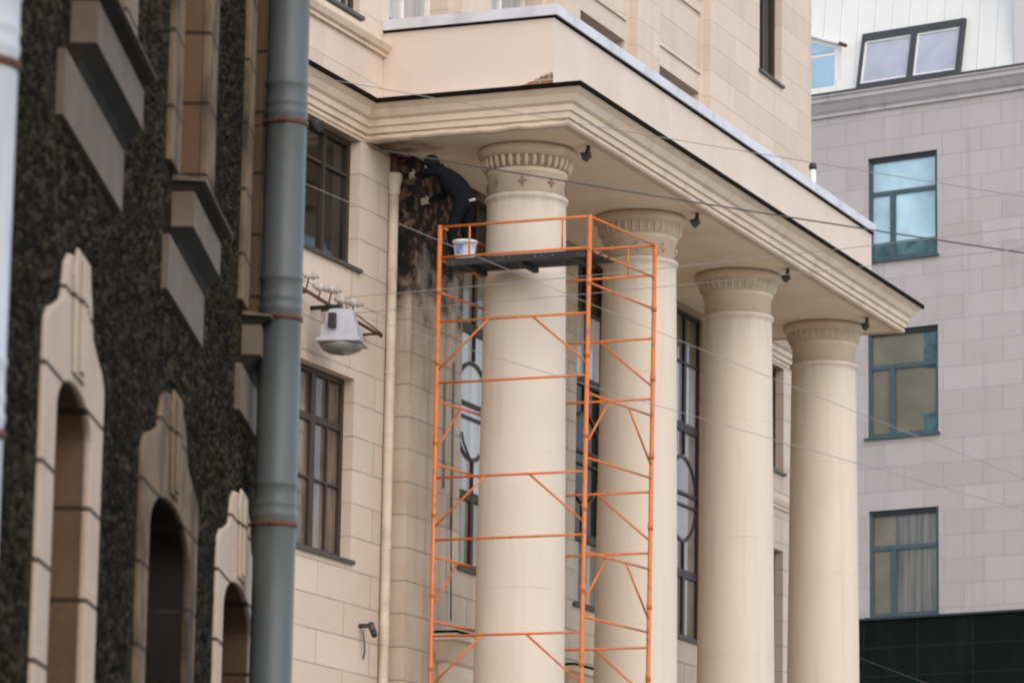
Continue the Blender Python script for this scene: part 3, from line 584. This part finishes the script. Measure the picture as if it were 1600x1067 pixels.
for wi, (a, b, z) in enumerate(ow):
    sm_ = [M_['sur_clean'], M_['sur_dirty'], M_['sur_clean']][wi]
    c = (a+b)/2; oh = 0.79 if wi == 0 else (b-a)/2 + 0.30
    rise, zs = (0.17, 4.0) if wi == 0 else (0.22, 3.95)
    inner = [(a, z)] + arch_pts(a, b, zs, rise, 18) + [(b, z)]
    nw = oh*0.46
    oup = [(-oh, 4.24), (-oh*0.985, 4.30), (-oh*0.90, 4.35), (-oh*0.72, 4.39), (-nw*1.1, 4.45), (-nw*1.0, 4.53), (-nw*0.93, 4.60), (-nw*0.7, 4.65), (-nw*0.3, 4.67)]
    half = [(c+u, q) for u, q in oup]; other = [(c-u, q) for u, q in oup[::-1]]
    outer = [(c-oh, z)] + half + [(c, 4.675)] + other + [(c+oh, z)]
    assert len(outer) == len(inner), (len(outer), len(inner))
    mb = MB(); mb.ring(PLW, outer, inner, -0.015, 0.020); su = mb.build('window_surround', sm_, darkb, bevel=0.012)
    # keystone with two grooves
    mb = MB(); ks = [(c-0.15, 4.20), (c+0.15, 4.20), (c+0.22, 4.58), (c+0.17, 4.69), (c-0.17, 4.69), (c-0.22, 4.58)]
    mb.prism(PLW, ks, 0.0205, 0.034); mb.prism(PLW, [(c-0.06, 4.22), (c+0.06, 4.22), (c+0.09, 4.66), (c-0.09, 4.66)], 0.0345, 0.046); mb.build('keystone', sm_, su, bevel=0.01)
    # reveal lining and recessed window
    rv = M_['near_black'] if wi == 1 else M_['reveal']; dpt = 0.42
    ain = inner; mb = MB()
    A = [mb.bm.verts.new(PLW(u, -0.014, q)) for u, q in ain]; B = [mb.bm.verts.new(PLW(u, -dpt, q)) for u, q in ain]
    for i in range(len(ain)-1): mb.bm.faces.new((A[i], A[i+1], B[i+1], B[i]))
    mb.build('reveal', rv, su, recalc=False)
    window(darkb, PLW, a-0.05, b+0.05, z, 4.25, -dpt-0.02, M_['frame_dark'], M_['glass_dark'], mull=[(c, z, 4.25, 0.07)], trans=[(3.3, a, b, 0.06)])
    mb = MB(); mb.pbox(PLW, a-0.25, b+0.25, -0.4, 0.16, z-0.14, z-0.003); mb.build('sill', sm_, su)
# upper floor windows with deep moulded sills
for wi, (a, b) in enumerate(uw):
    a0, b0 = a-0.34, b+0.36
    sm_ = M_['sur_dirty'] if wi else m_surround('brown_grey_surround', (0.24, 0.18, 0.125), (0.10, 0.075, 0.05), 0.5)
    mb = MB(); mb.pbox(PLW, a0, a-0.001, -0.015, 0.028, 5.72, 8.7); mb.pbox(PLW, b+0.001, min(b0, 22.29), -0.015, 0.028, 5.72, 8.7); mb.pbox(PLW, a0, min(b0, 22.29), -0.1, 0.036, 8.702, 9.0); su = mb.build('window_surround', sm_, darkb, bevel=0.01)
    mb = MB(); dpt = 0.34
    for (p0, p1) in (((a, 5.72), (a, 8.7)), ((b, 5.72), (b, 8.7)), ((a, 8.7), (b, 8.7)), ((a, 5.72), (b, 5.72))):
        mb.quad(PLW(p0[0], -0.014, p0[1]), PLW(p1[0], -0.014, p1[1]), PLW(p1[0], -dpt, p1[1]), PLW(p0[0], -dpt, p0[1]))
    mb.build('reveal', M_['reveal'], su, recalc=False)
    window(darkb, PLW, a, b, 5.72, 8.7, -dpt, M_['frame_dark'], M_['glass_dark'], mull=[((a+b)/2, 5.72, 8.7, 0.07)], trans=[(7.6, a, b, 0.06)])
    u1 = min(b+0.05, 22.25)
    def moulding(nm, pts, v0, v1, mat):
        mb = MB(); A = [mb.bm.verts.new(PLW(v0, o, q)) for o, q in pts]; B = [mb.bm.verts.new(PLW(v1, o, q)) for o, q in pts]
        for i in range(len(pts)): j = (i+1) % len(pts); mb.bm.faces.new((A[i], A[j], B[j], B[i]))
        mb.bm.faces.new(A); mb.bm.faces.new(B[::-1]); mb.build(nm, mat, su)
    moulding('apron', [(-0.02, 5.10), (0.03, 5.102), (0.03, 5.36), (-0.02, 5.36)], a-0.36, u1, M_['sill_stone'])
    moulding('cove', [(-0.02, 5.362), (0.026, 5.362), (0.045, 5.40), (0.10, 5.46), (-0.02, 5.46)], a-0.06, u1, M_['near_black'])  # shade of the downward face put into the colour
    moulding('sill_slab', [(-0.02, 5.462), (0.105, 5.462), (0.105, 5.63), (-0.02, 5.63)], a-0.06, u1+0.0, M_['sill_stone'])
    moulding('upper_cove', [(-0.02, 5.632), (0.09, 5.632), (0.145, 5.665), (0.145, 5.672), (-0.02, 5.68)], a-0.06, u1, M_['near_black'])  # underside shade painted here too
    moulding('sill_flashing', [(-0.02, 5.684), (0.16, 5.676), (0.16, 5.684), (-0.02, 5.715)], a-0.08, u1+0.02, M_['sill_stone'])

# ------------------------------------------------------------------ drainpipes
def drainpipe(name, x, y, z0, z1, r, mat, collars, label, group=None, wall_dir=None, hopper=None, clampmat=None, rr_=None):
    e = empty(name, (x, y, z0), label, 'drainpipe', group)
    zs = [z0] + sorted(collars) + [z1]; mb = MB()
    pr = [(r, z0)]
    for c in sorted(collars):
        pr += [(r, c+0.02), (r*1.035, c+0.03), (r*1.045, c+0.05), (r*1.0, c+0.06), (r*1.0, c+0.085), (r*1.03, c+0.095), (r*1.03, c+0.11), (r, c+0.12), (r, c+0.20), (r*1.05, c+0.21), (r*1.03, c+0.225), (r, c+0.23)]
    pr += [(r, z1)]
    mb.lathe(pr, 36, x, y); mb.build('pipe', mat, e)
    for c in collars:
        mb = MB(); mb.lathe([(r*1.01, c-0.028), (r*1.07, c-0.026), (r*1.07, c+0.0), (r*1.01, c+0.002)], 36, x, y)
        if wall_dir is not None:
            w_ = Vector(wall_dir); mb.tube([Vector((x, y, c-0.012)) + w_*r*1.05, Vector((x, y, c-0.012)) + w_*(r*1.05+0.25)], 0.012, 6)
            for sgn in (1, -1):
                t_ = Vector((-w_.y, w_.x, 0))*sgn; p = Vector((x, y, c-0.012)) + t_*(r*1.1); mb.tube([p - t_*0.01, p + t_*0.03], 0.016, 6)
        mb.build('clamp', clampmat or M_['rust'], e)
    if hopper:
        mb = MB(); mb.tube([(x+0.03, y+0.02, hopper-0.05), (x+0.03, y+0.02, 13.06)], r*0.7, 12); mb.build('upper_pipe', M_['rust'], e)
        mb = MB(); z = hopper
        mb.lathe([(r*1.0, z-0.30), (r*1.2, z-0.27), (r*1.25, z-0.18), (r*1.5, z-0.10), (r*1.62, z-0.09), (r*1.62, z-0.02), (r*1.3, z+0.004)], 20, x, y); mb.build('hopper', mat, e)
    return e
pp1 = -n2*2.03 + d2*21.3
drainpipe('drainpipe', pp1.x, pp1.y, 0.1, 12.0, 0.120, M_['bluepipe'], [3.4, 4.545, 5.72, 6.855, 8.0, 9.2, 10.4], 'thick blue-grey drainpipe with rusty clamps at the corner of the dark building', 'drainpipes on the house walls', -n2)
pp2 = -n2*2.04 + d2*11.42
drainpipe('drainpipe', pp2.x, pp2.y, 0.1, 12.0, 0.118, M_['greypipe'], [2.3, 3.45, 4.60, 5.75, 6.9, 8.0], 'pale grey drainpipe with a brown clamp cut by the left edge of the photo', 'drainpipes on the house walls', -n2)
drainpipe('drainpipe', 43.90, 19.882, 0.2, 12.60, 0.062, M_['creampipe'], [2.5, 4.0, 5.4, 6.75, 7.95, 9.2, 10.2, 11.55], 'thin cream drainpipe with a hopper head in the corner beside the portico', 'drainpipes on the house walls', None, 12.80, M_['creampipe'])

# ------------------------------------------------------------------ orange scaffold tower around the first column
FL = (Vector((43.1, 18.887, 6.145)), Vector((43.1, 18.875, 11.917))); FRt = (Vector((43.1, 16.898, 6.10)), Vector((43.1, 16.861, 11.836)))
dBR = Vector((1.85, -0.17, 0))
ST = 11.86
def post_at(pr, z):
    a, b = pr; t_ = (z - a.z)/(b.z - a.z); return a + (b-a)*t_
FLz = lambda z: post_at(FL, z)
FRz = lambda z: post_at(FRt, z)
BRz = lambda z: post_at(FRt, z) + dBR
BLz = lambda z: post_at(FL, z) + dBR
sc = empty('scaffold_tower', (44.0, 17.8, 0.15), 'orange tubular scaffold tower standing around the first column', 'scaffold')
PR_ = 0.0285
for f in (FLz, FRz, BRz, BLz):
    mb = MB(); mb.tube([f(0.15), f(ST+0.02)], PR_, 12)
    for z in (11.0, 10.1, 9.1, 8.2, 7.2, 6.3, 5.3): mb.tube([f(z), f(z+0.09)], PR_+0.006, 12)
    po = mb.build('post', M_['scaf'], sc)
    mb = MB(); q = f(0.15); mb.box(q.x-0.1, q.x+0.1, q.y-0.1, q.y+0.1, 0.151, 0.165); mb.build('base_plate', M_['blackmetal'], po)
def lerp(a, b, t_): return a + (b-a)*t_
def frame(fa, fb, zt, zb, braces=True):
    mb = MB(); r = 0.0155
    mb.tube([fa(zt), fb(zt)], r, 8); mb.tube([fa(zb), fb(zb)], r, 8)
    if braces:
        mb.tube([lerp(fa(zt), fb(zt), 0.34), fa(zb+0.15)], r*0.9, 8); mb.tube([lerp(fa(zt), fb(zt), 0.63), fb(zb+0.15)], r*0.9, 8)
    mb.build('frame', M_['scaf'], sc)
for k in range(6):
    zt, zb = 10.65 - 1.965*k, 9.875 - 1.965*k
    if zb < 0.3: break
    frame(FLz, FRz, zt, zb); frame(BLz, BRz, zt, zb)
for k in range(5):
    zt, zb = 9.655 - 1.95*k, 8.86 - 1.95*k
    if zb < 0.3: break
    frame(FRz, BRz, zt, zb); frame(FLz, BLz, zt, zb)
frame(FRz, BRz, 11.44, 11.03, False); frame(FLz, BLz, 11.44, 11.03, False)
def guard(fa, fb, zt, zb):
    mb = MB(); mb.tube([fa(zt), fb(zt)], 0.0165, 8); mb.tube([fa(zb), fb(zb)], 0.0165, 8)
    for t_ in (0.2, 0.82): mb.tube([lerp(fa(zb), fb(zb), t_), lerp(fa(zt), fb(zt), t_)], 0.013, 8)
    mb.build('guard_rail', M_['scaf'], sc)
guard(FLz, FRz, ST, 11.47); guard(BLz, BRz, ST, 11.47)
mb = MB(); mb.tube([FRz(ST), BRz(ST)], 0.0165, 8); mb.build('guard_rail', M_['scaf'], sc)
mb = MB(); mb.tube([FLz(ST), BLz(ST)], 0.0165, 8); mb.build('guard_rail', M_['scaf'], sc)
mb = MB()
for i in range(3):
    x0 = 43.13 + i*0.222; z_ = 11.405 + (0.006 if i == 1 else 0)
    mb.box(x0, x0+0.215, 16.84-0.02*i, 18.80+0.015*i, z_, z_+0.048)
for y in (17.1, 17.85, 18.55): mb.box(43.12, 43.80, y-0.035, y+0.035, 11.345, 11.402)
mb.box(43.11, 43.128, 16.92, 18.78, 11.36, 11.44)
mb.build('deck', M_['deck'], sc)

# bucket on the deck
bk = empty('bucket', (43.30, 18.62, 11.455), 'white plastic bucket with a blue label on the scaffold deck', 'bucket')
mb = MB(); mb.lathe([(0.120, 11.457), (0.148, 11.67), (0.157, 11.672), (0.157, 11.70), (0.150, 11.702), (0.143, 11.67), (0.117, 11.475), (0.02, 11.475)], 32, 43.30, 18.62, cap=False); mb.build('body', M_['bucket'], bk)
mb = MB(); k = 8
an = [math.pi - 0.45 + 0.1*i for i in range(k)]
for i in range(k-1):
    for (za, zb_, ra, rb) in ((11.52, 11.63, 0.1305, 0.1445),):
        p = [(43.30 + r*math.cos(q), 18.62 + r*math.sin(q), z) for r, z, q in ((ra+0.002, za, an[i]), (ra+0.002, za, an[i+1]), (rb+0.002, zb_, an[i+1]), (rb+0.002, zb_, an[i]))]
        mb.quad(*p)
mb.build('label_patch', M_['bluelabel'], bk)
mb = MB(); mb.tube([(43.30+0.0, 18.62 + 0.16*math.cos(q), 11.68 - 0.10*math.sin(q)) if False else (43.30 - 0.165*math.sin(q), 18.62 + 0.16*math.cos(q), 11.685 - 0.05*math.sin(q)) for q in [math.pi*i/12 for i in range(13)]], 0.004, 6); mb.build('handle', M_['blackmetal'], bk)

# ------------------------------------------------------------------ the worker
PT = {'pel': ((43.47, 18.70, 12.29), .140, 'j'), 'sp': ((43.47, 18.80, 12.45), .165, 'j'), 'ch': ((43.47, 18.94, 12.58), .175, 'j'), 'up': ((43.475, 19.03, 12.66), .125, 'j'), 'nk': ((43.48, 19.085, 12.71), .055, 's'),
      'hd0': ((43.49, 19.135, 12.74), .075, 's'), 'hd1': ((43.50, 19.19, 12.785), .092, 's'), 'hd2': ((43.50, 19.235, 12.82), .072, 's'),
      'hipA': ((43.375, 18.69, 12.23), .105, 't'), 'kneeA': ((43.35, 18.83, 11.90), .078, 't'), 'ankA': ((43.33, 18.775, 11.54), .056, 't'), 'toeA': ((43.36, 18.90, 11.495), .036, 'b'),
      'hipB': ((43.565, 18.68, 12.23), .105, 't'), 'kneeB': ((43.58, 18.73, 11.90), .078, 't'), 'ankB': ((43.56, 18.64, 11.54), .056, 't'), 'toeB': ((43.59, 18.76, 11.495), .036, 'b'),
      'shA': ((43.33, 18.99, 12.655), .082, 'j'), 'elA': ((43.40, 19.22, 12.64), .062, 'j'), 'wrA': ((43.58, 19.42, 12.675), .042, 'j'), 'paA': ((43.63, 19.49, 12.69), .036, 'g'),
      'shB': ((43.63, 19.03, 12.64), .082, 'j'), 'elB': ((43.72, 19.10, 12.41), .062, 'j'), 'wrB': ((43.80, 19.32, 12.38), .042, 'j'), 'paB': ((43.83, 19.39, 12.385), .036, 'g')}
ED = [('pel', 'sp'), ('sp', 'ch'), ('ch', 'up'), ('up', 'nk'), ('nk', 'hd0'), ('hd0', 'hd1'), ('hd1', 'hd2'), ('pel', 'hipA'), ('hipA', 'kneeA'), ('kneeA', 'ankA'), ('ankA', 'toeA'), ('pel', 'hipB'), ('hipB', 'kneeB'), ('kneeB', 'ankB'), ('ankB', 'toeB'),
      ('ch', 'shA'), ('shA', 'elA'), ('elA', 'wrA'), ('wrA', 'paA'), ('ch', 'shB'), ('shB', 'elB'), ('elB', 'wrB'), ('wrB', 'paB')]
for s_, base, dr, sd_ in (('A', Vector((43.63, 19.49, 12.69)), Vector((0.45, 0.85, 0.1)).normalized(), Vector((0, 0, 1))), ('B', Vector((43.83, 19.39, 12.385)), Vector((0.25, 0.95, 0.1)).normalized(), Vector((0, 0, 1)))):
    for i, (off, ln) in enumerate(((-0.033, 0.062), (-0.011, 0.075), (0.011, 0.08), (0.032, 0.072))):
        a_ = base + sd_*off + dr*0.035; m_ = a_ + dr*ln*0.55 + sd_*off*0.15; e_ = m_ + dr*ln*0.4 + Vector((0.012, 0, -0.006))
        PT[f'f{s_}{i}a'] = (tuple(a_), .011, 'g'); PT[f'f{s_}{i}b'] = (tuple(m_), .0095, 'g'); PT[f'f{s_}{i}c'] = (tuple(e_), .008, 'g')
        ED += [('pa'+s_, f'f{s_}{i}a'), (f'f{s_}{i}a', f'f{s_}{i}b'), (f'f{s_}{i}b', f'f{s_}{i}c')]
    q = base + sd_*0.045 - dr*0.005; PT[f't{s_}a'] = (tuple(q), .012, 'g'); PT[f't{s_}b'] = (tuple(q + sd_*0.03 + dr*0.03), .010, 'g')
    ED += [('pa'+s_, f't{s_}a'), (f't{s_}a', f't{s_}b')]
names = list(PT); org = Vector((43.47, 18.76, 11.455))
pe = bpy.data.objects.new('person', None)
me = bpy.data.meshes.new('person_skeleton'); me.from_pydata([tuple(Vector(PT[n_][0]) - org) for n_ in names], [(names.index(a), names.index(b)) for a, b in ED], [])
tmp = bpy.data.objects.new('person_skeleton', me); COL.objects.link(tmp)
sk = tmp.modifiers.new('skin', 'SKIN'); sk.use_smooth_shade = True; sk.branch_smoothing = 0.4
if not me.skin_vertices: pass
for i, n_ in enumerate(names):
    v = me.skin_vertices[0].data[i]; v.radius = (PT[n_][1], PT[n_][1]); v.use_root = (n_ == 'pel')
tmp.modifiers.new('sub', 'SUBSURF').levels = 2
tmp.modifiers['sub'].render_levels = 2
dg = bpy.context.evaluated_depsgraph_get(); bm_ = bpy.data.meshes.new_from_object(tmp.evaluated_get(dg)); bm_.name = 'person'
bpy.data.objects.remove(tmp)
person = bpy.data.objects.new('person', bm_); COL.objects.link(person); person.location = org
tag(person, 'person in dark work clothes leaning from the scaffold deck towards the damaged wall', 'person')
for mm in ('jacket', 'trousers', 'skin', 'glove', 'boot'): bm_.materials.append(M_[mm])
mi = {'j': 0, 't': 1, 's': 2, 'g': 3, 'b': 4}
segs = [(Vector(PT[a][0])-org, Vector(PT[b][0])-org, PT[b][2], PT[a][1], PT[b][1]) for a, b in ED]
def segd(p, a, b, ra, rb):
    d_ = b-a; t_ = max(0, min(1, (p-a).dot(d_)/max(d_.length_squared, 1e-9))); return (p - a - d_*t_).length - (ra+(rb-ra)*t_)
for f in bm_.polygons:
    f.use_smooth = True
    best = min(segs, key=lambda s_: segd(f.center, *s_[:2], s_[3], s_[4])); f.material_index = mi[best[2]]
# knitted hat, face features
hc = Vector((43.50, 19.187, 12.787)); face = Vector((0.35, 0.72, 0.35)).normalized(); upv = Vector((-0.2, 0.45, 0.87)); upv = (upv - face*upv.dot(face)).normalized(); sdv = face.cross(upv)
def ellip(mb, c, ax, ra, k=14, q=10, tmin=-math.pi/2):
    rows = []
    for i in range(q+1):
        t_ = tmin + (math.pi/2 - tmin)*i/q
        rows.append([mb.bm.verts.new(c + ax[0]*ra[0]*math.cos(t_)*math.cos(2*math.pi*j/k) + ax[1]*ra[1]*math.cos(t_)*math.sin(2*math.pi*j/k) + ax[2]*ra[2]*math.sin(t_)) for j in range(k)])
    for A, B in zip(rows, rows[1:]):
        for j in range(k):
            try: f = mb.bm.faces.new((A[j], A[(j+1) % k], B[(j+1) % k], B[j])); f.smooth = True
            except ValueError: pass
mb = MB(); ellip(mb, hc + upv*0.015 - face*0.008, (face, sdv, upv), (0.112, 0.10, 0.108), tmin=-0.25); mb.build('knit_hat', M_['hair'], person)
mb = MB(); ellip(mb, hc + face*0.098 - upv*0.02, (face, sdv, upv), (0.022, 0.014, 0.024)); mb.build('nose', M_['skin'], person)
for s_ in (1, -1):
    mb = MB(); ellip(mb, hc + sdv*s_*0.092 - upv*0.02, (face, sdv, upv), (0.022, 0.012, 0.032)); mb.build('ear', M_['skin'], person)
    mb = MB(); ellip(mb, hc + face*0.088 + sdv*s_*0.033 + upv*0.002, (face, sdv, upv), (0.008, 0.012, 0.008)); mb.build('eye', M_['blackmetal'], person)
mb = MB(); ellip(mb, hc + face*0.085 - upv*0.062, (face, sdv, upv), (0.008, 0.024, 0.006)); mb.build('mouth', M_['rust'], person)
# jacket hem and the strip of shirt showing at the waist
mb = MB(); mb.tube([(43.44, 18.595, 12.245), (43.43, 18.600, 12.275)], [0.055, 0.050], 12); mb.build('shirt_hem', plain('pale_shirt', (0.4, 0.36, 0.32), 0.9), person)

# ------------------------------------------------------------------ lamps and fittings
# street lamp on the left wall
lampP = Vector((41.66, 19.52, 10.12))
lp = empty('wall_lamp', lampP, 'big grey street lamp with a glass bowl on the left part of the cream wall', 'lamp')
def frustum(mb, c, levels, seg=4, rot=math.pi/4, sx=1.0, sy=1.0):
    rows = [[mb.bm.verts.new((c.x + sx*r*math.cos(rot + 2*math.pi*k/seg), c.y + sy*r*math.sin(rot + 2*math.pi*k/seg), c.z+z)) for k in range(seg)] for r, z in levels]
    for A, B in zip(rows, rows[1:]):
        for k in range(seg): mb.bm.faces.new((A[k], A[(k+1) % seg], B[(k+1) % seg], B[k]))
    mb.bm.faces.new(rows[0][::-1]); mb.bm.faces.new(rows[-1])
mb = MB(); frustum(mb, lampP, [(0.41, 0.02), (0.415, 0.045), (0.335, 0.085), (0.315, 0.24), (0.265, 0.255), (0.215, 0.43), (0.13, 0.455)], 4, R(45+16), 1.0, 0.95); mb.build('housing', M_['lampgrey'], lp, bevel=0.006)
mb = MB(); mb.lathe([(0.05, lampP.z-0.10), (0.15, lampP.z-0.09), (0.235, lampP.z-0.05), (0.28, lampP.z+0.018), (0.2, lampP.z+0.03)], 28, lampP.x, lampP.y); mb.build('glass_bowl', M_['lampglass'], lp)
mb = MB(); mb.box(lampP.x-0.33, lampP.x-0.25, lampP.y-0.04, lampP.y+0.04, lampP.z+0.18, lampP.z+0.36); mb.build('latch', M_['blackmetal'], lp)
mb = MB(); mb.tube([lampP + Vector((0, 0, 0.42)), lampP + Vector((0, 0.02, 0.50)), lampP + Vector((0.0, 0.43, 0.50))], 0.028, 8); mb.build('arm', M_['blackmetal'], lp)
# insulator rail above it
rl = empty('insulator_rail', (42.0, 19.75, 10.68), 'iron rail with porcelain insulators fixed to the wall above the street lamp', 'bracket')
A_, B_ = Vector((40.85, 19.72, 10.72)), Vector((43.32, 19.75, 10.56))
mb = MB(); mb.tube([A_, lerp(A_, B_, 0.5) + Vector((0, -0.02, -0.02)), B_], 0.022, 8)
for t_ in (0.1, 0.45, 0.95): p = lerp(A_, B_, t_); mb.tube([p, p + Vector((0, 0.25, 0))], 0.018, 8)
mb.tube([lerp(A_, B_, 0.55) + Vector((0, 0, 0.10)), B_ + Vector((0.02, 0, 0.03))], 0.010, 8)
mb.build('rail', M_['rust'], rl)
for i, t_ in enumerate((0.06, 0.20, 0.33, 0.46, 0.60)):
    p = lerp(A_, B_, t_) + Vector((0, -0.06, 0.17 if i % 2 == 0 else 0.11)); d_ = Vector((0.85, -0.5, -0.05)).normalized()
    mb = MB(); mb.tube([p - d_*0.12, p - d_*0.06, p - d_*0.055, p, p + d_*0.005, p + d_*0.07, p + d_*0.075, p + d_*0.13], [0.028, 0.036, 0.052, 0.052, 0.03, 0.046, 0.03, 0.02], 14); ins = mb.build('insulator', M_['porcelain'], rl)
    mb = MB(); mb.tube([p, p + Vector((0, 0.04, -0.16))], 0.010, 6); mb.build('pin', M_['rust'], ins)
# floodlights beneath the soffit
def floodlight(p, label):
    e = empty('floodlight', p, label, 'floodlight', 'floodlights under the portico soffit')
    mb = MB(); mb.box(p.x-0.02, p.x+0.02, p.y-0.02, p.y+0.02, p.z-0.03, p.z+0.05); mb.tube([p + Vector((-0.075, 0, -0.085)), p + Vector((-0.075, 0, -0.03)), p + Vector((0.075, 0, -0.03)), p + Vector((0.075, 0, -0.085))], 0.012, 6); mb.build('bracket', M_['blackmetal'], e)
    mb = MB(); q = p + Vector((0, 0.02, -0.085)); a_ = Vector((0, 0.9, -0.35)).normalized(); b_ = Vector((1, 0, 0)); c_ = a_.cross(b_)
    pts = []
    for (s_, k1, k2) in ((-0.05, 0.04, 0.03), (0.05, 0.07, 0.052)):
        for (i, j) in ((-1, -1), (1, -1), (1, 1), (-1, 1)): pts.append(q + a_*s_ + b_*i*k1 + c_*j*k2)
    mb.hexa(pts); mb.build('housing', M_['blackmetal'], e)
    mb = MB(); pts = []
    for s_ in (0.0505, 0.056):
        for (i, j) in ((-1, -1), (1, -1), (1, 1), (-1, 1)): pts.append(q + a_*s_ + b_*i*0.062 + c_*j*0.045)
    mb.hexa(pts); mb.build('lens', M_['lampgrey'], e)
for (x, lab) in ((44.28, 'small black floodlight under the soffit just right of the first, scaffolded column'), (48.40, 'small black floodlight under the soffit right of the second column'), (52.34, 'small black floodlight under the soffit right of the third column'), (56.25, 'small black floodlight under the soffit beside the fourth, farthest column')):
    floodlight(Vector((x, 17.36, 13.015)), lab)
# small wall fittings
e = empty('security_camera', (43.3, 19.93, 6.75), 'small round wall camera with a dangling cable low on the cream wall', 'camera')
mb = MB(); mb.tube([(43.30, 19.95, 6.90), (43.30, 19.80, 6.90)], 0.03, 10); mb.tube([(43.30, 19.80, 6.92), (43.26, 19.74, 6.82)], [0.045, 0.04], 14); mb.build('body', M_['sill_metal'], e)
mb = MB(); mb.tube([(43.26, 19.74, 6.82), (43.235, 19.71, 6.76)], [0.041, 0.035], 14); mb.build('lens', M_['blackmetal'], e)
mb = MB(); mb.tube([(43.30, 19.90, 6.85), (43.31, 19.88, 6.68), (43.36, 19.90, 6.58), (43.42, 19.94, 6.50)], 0.010, 6); mb.build('cable', M_['wire'], e)
e = empty('wall_spotlight', (41.36, 19.9, 12.8), 'small black round spotlight on the cream wall beside the big drainpipe', 'spotlight')
mb = MB(); mb.tube([(41.36, 19.96, 12.86), (41.36, 19.86, 12.86)], 0.025, 8); mb.build('arm', M_['lampgrey'], e)
mb = MB(); mb.tube([(41.36, 19.87, 12.87), (41.33, 19.78, 12.83), (41.32, 19.72, 12.81)], [0.05, 0.07, 0.075], 14); mb.build('head', M_['blackmetal'], e)
e = empty('vent_pipe', (54.62, 17.75, 14.62), 'short white vent pipe with a black cap on the portico parapet', 'vent pipe')
mb = MB(); mb.lathe([(0.055, 14.72), (0.05, 14.98), (0.045, 15.08)], 16, 54.62, 17.72); mb.build('pipe', M_['bucket'], e)
mb = MB(); mb.lathe([(0.05, 15.08), (0.062, 15.09), (0.06, 15.15), (0.03, 15.19)], 16, 54.62, 17.72); mb.build('cap', M_['blackmetal'], e)
# loose cables on the wall behind the scaffold
mb = MB(); mb.tube([(45.78, 19.68, 9.72), (45.80, 19.66, 9.58), (45.90, 19.64, 9.45), (46.05, 19.66, 9.38), (46.13, 19.66, 9.37)], 0.017, 8); mb.tube([(46.13, 19.66, 9.37), (46.13, 19.66, 8.9)], 0.012, 8); tag(mb.build('cable_loop', M_['wire']), 'black cable loop hanging on the window edge behind the first column', 'cable')
mb = MB(); mb.tube([(45.42, 19.66, 8.8), (45.43, 19.65, 8.2), (45.45, 19.64, 7.2)], 0.010, 6); tag(mb.build('thin_cable', M_['wire']), 'thin dark cable running down the wall behind the scaffold to the window hood', 'cable')
for x, z0, z1, lab in ((45.22, 8.9, 10.3, 'grey conduit on the wall behind the scaffold, left of the pair'), (45.50, 8.4, 10.6, 'grey conduit on the wall behind the scaffold, beside the tall window')):
    mb = MB(); mb.tube([(x, YR-0.02, z0), (x, YR-0.02, z1)], 0.016, 8); tag(mb.build('conduit', M_['wire_pale']), lab, 'conduit', 'conduits behind the scaffold')

# ------------------------------------------------------------------ overhead wires
def wire(a, b, r, sag, mat, label):
    a, b = Vector(a), Vector(b); pts = []
    for i in range(25):
        t_ = i/24; pts.append(lerp(a, b, t_) - Vector((0, 0, sag*4*t_*(1-t_))))
    mb = MB(); mb.tube(pts, r, 6); tag(mb.build('overhead_wire', mat), label, 'wire', 'overhead wires crossing the street')
wire((43.1, 19.86, 12.95), (44.16, 11.03, 11.14), 0.010, 0.03, M_['wire'], 'thick dark overhead wire crossing the first capital and the portico cornice')
wire((40.9, 19.93, 13.40), (42.12, 10.51, 11.35), 0.0048, 0.03, M_['wire_pale'], 'thin overhead wire crossing the face of the parapet, highest of all the wires')
wire((40.9, 19.93, 12.10), (42.72, 10.70, 8.05), 0.0042, 0.05, M_['wire_pale'], 'thin overhead wire slanting down across the second and fourth columns above a parallel one')
wire((41.7, 19.68, 10.62), (42.77, 10.72, 7.76), 0.0042, 0.04, M_['wire_pale'], 'thin overhead wire from the insulator rail slanting down, lowest across the third column')
wire((42.0, 19.66, 10.80), (42.16, 10.52, 11.17), 0.0042, 0.05, M_['wire_pale'], 'thin overhead wire rising rightwards from the insulator rail, upper of two nearly level ones')
wire((42.3, 19.66, 10.66), (42.20, 10.54, 10.93), 0.0042, 0.05, M_['wire_pale'], 'thin overhead wire from the insulator rail, lower of two nearly level ones')
wire((66.98, 20.85, 8.95), (67.68, 19.0, 8.25), 0.005, 0.01, M_['wire'], 'short thin wire sagging in front of the dark cladding at lower right')
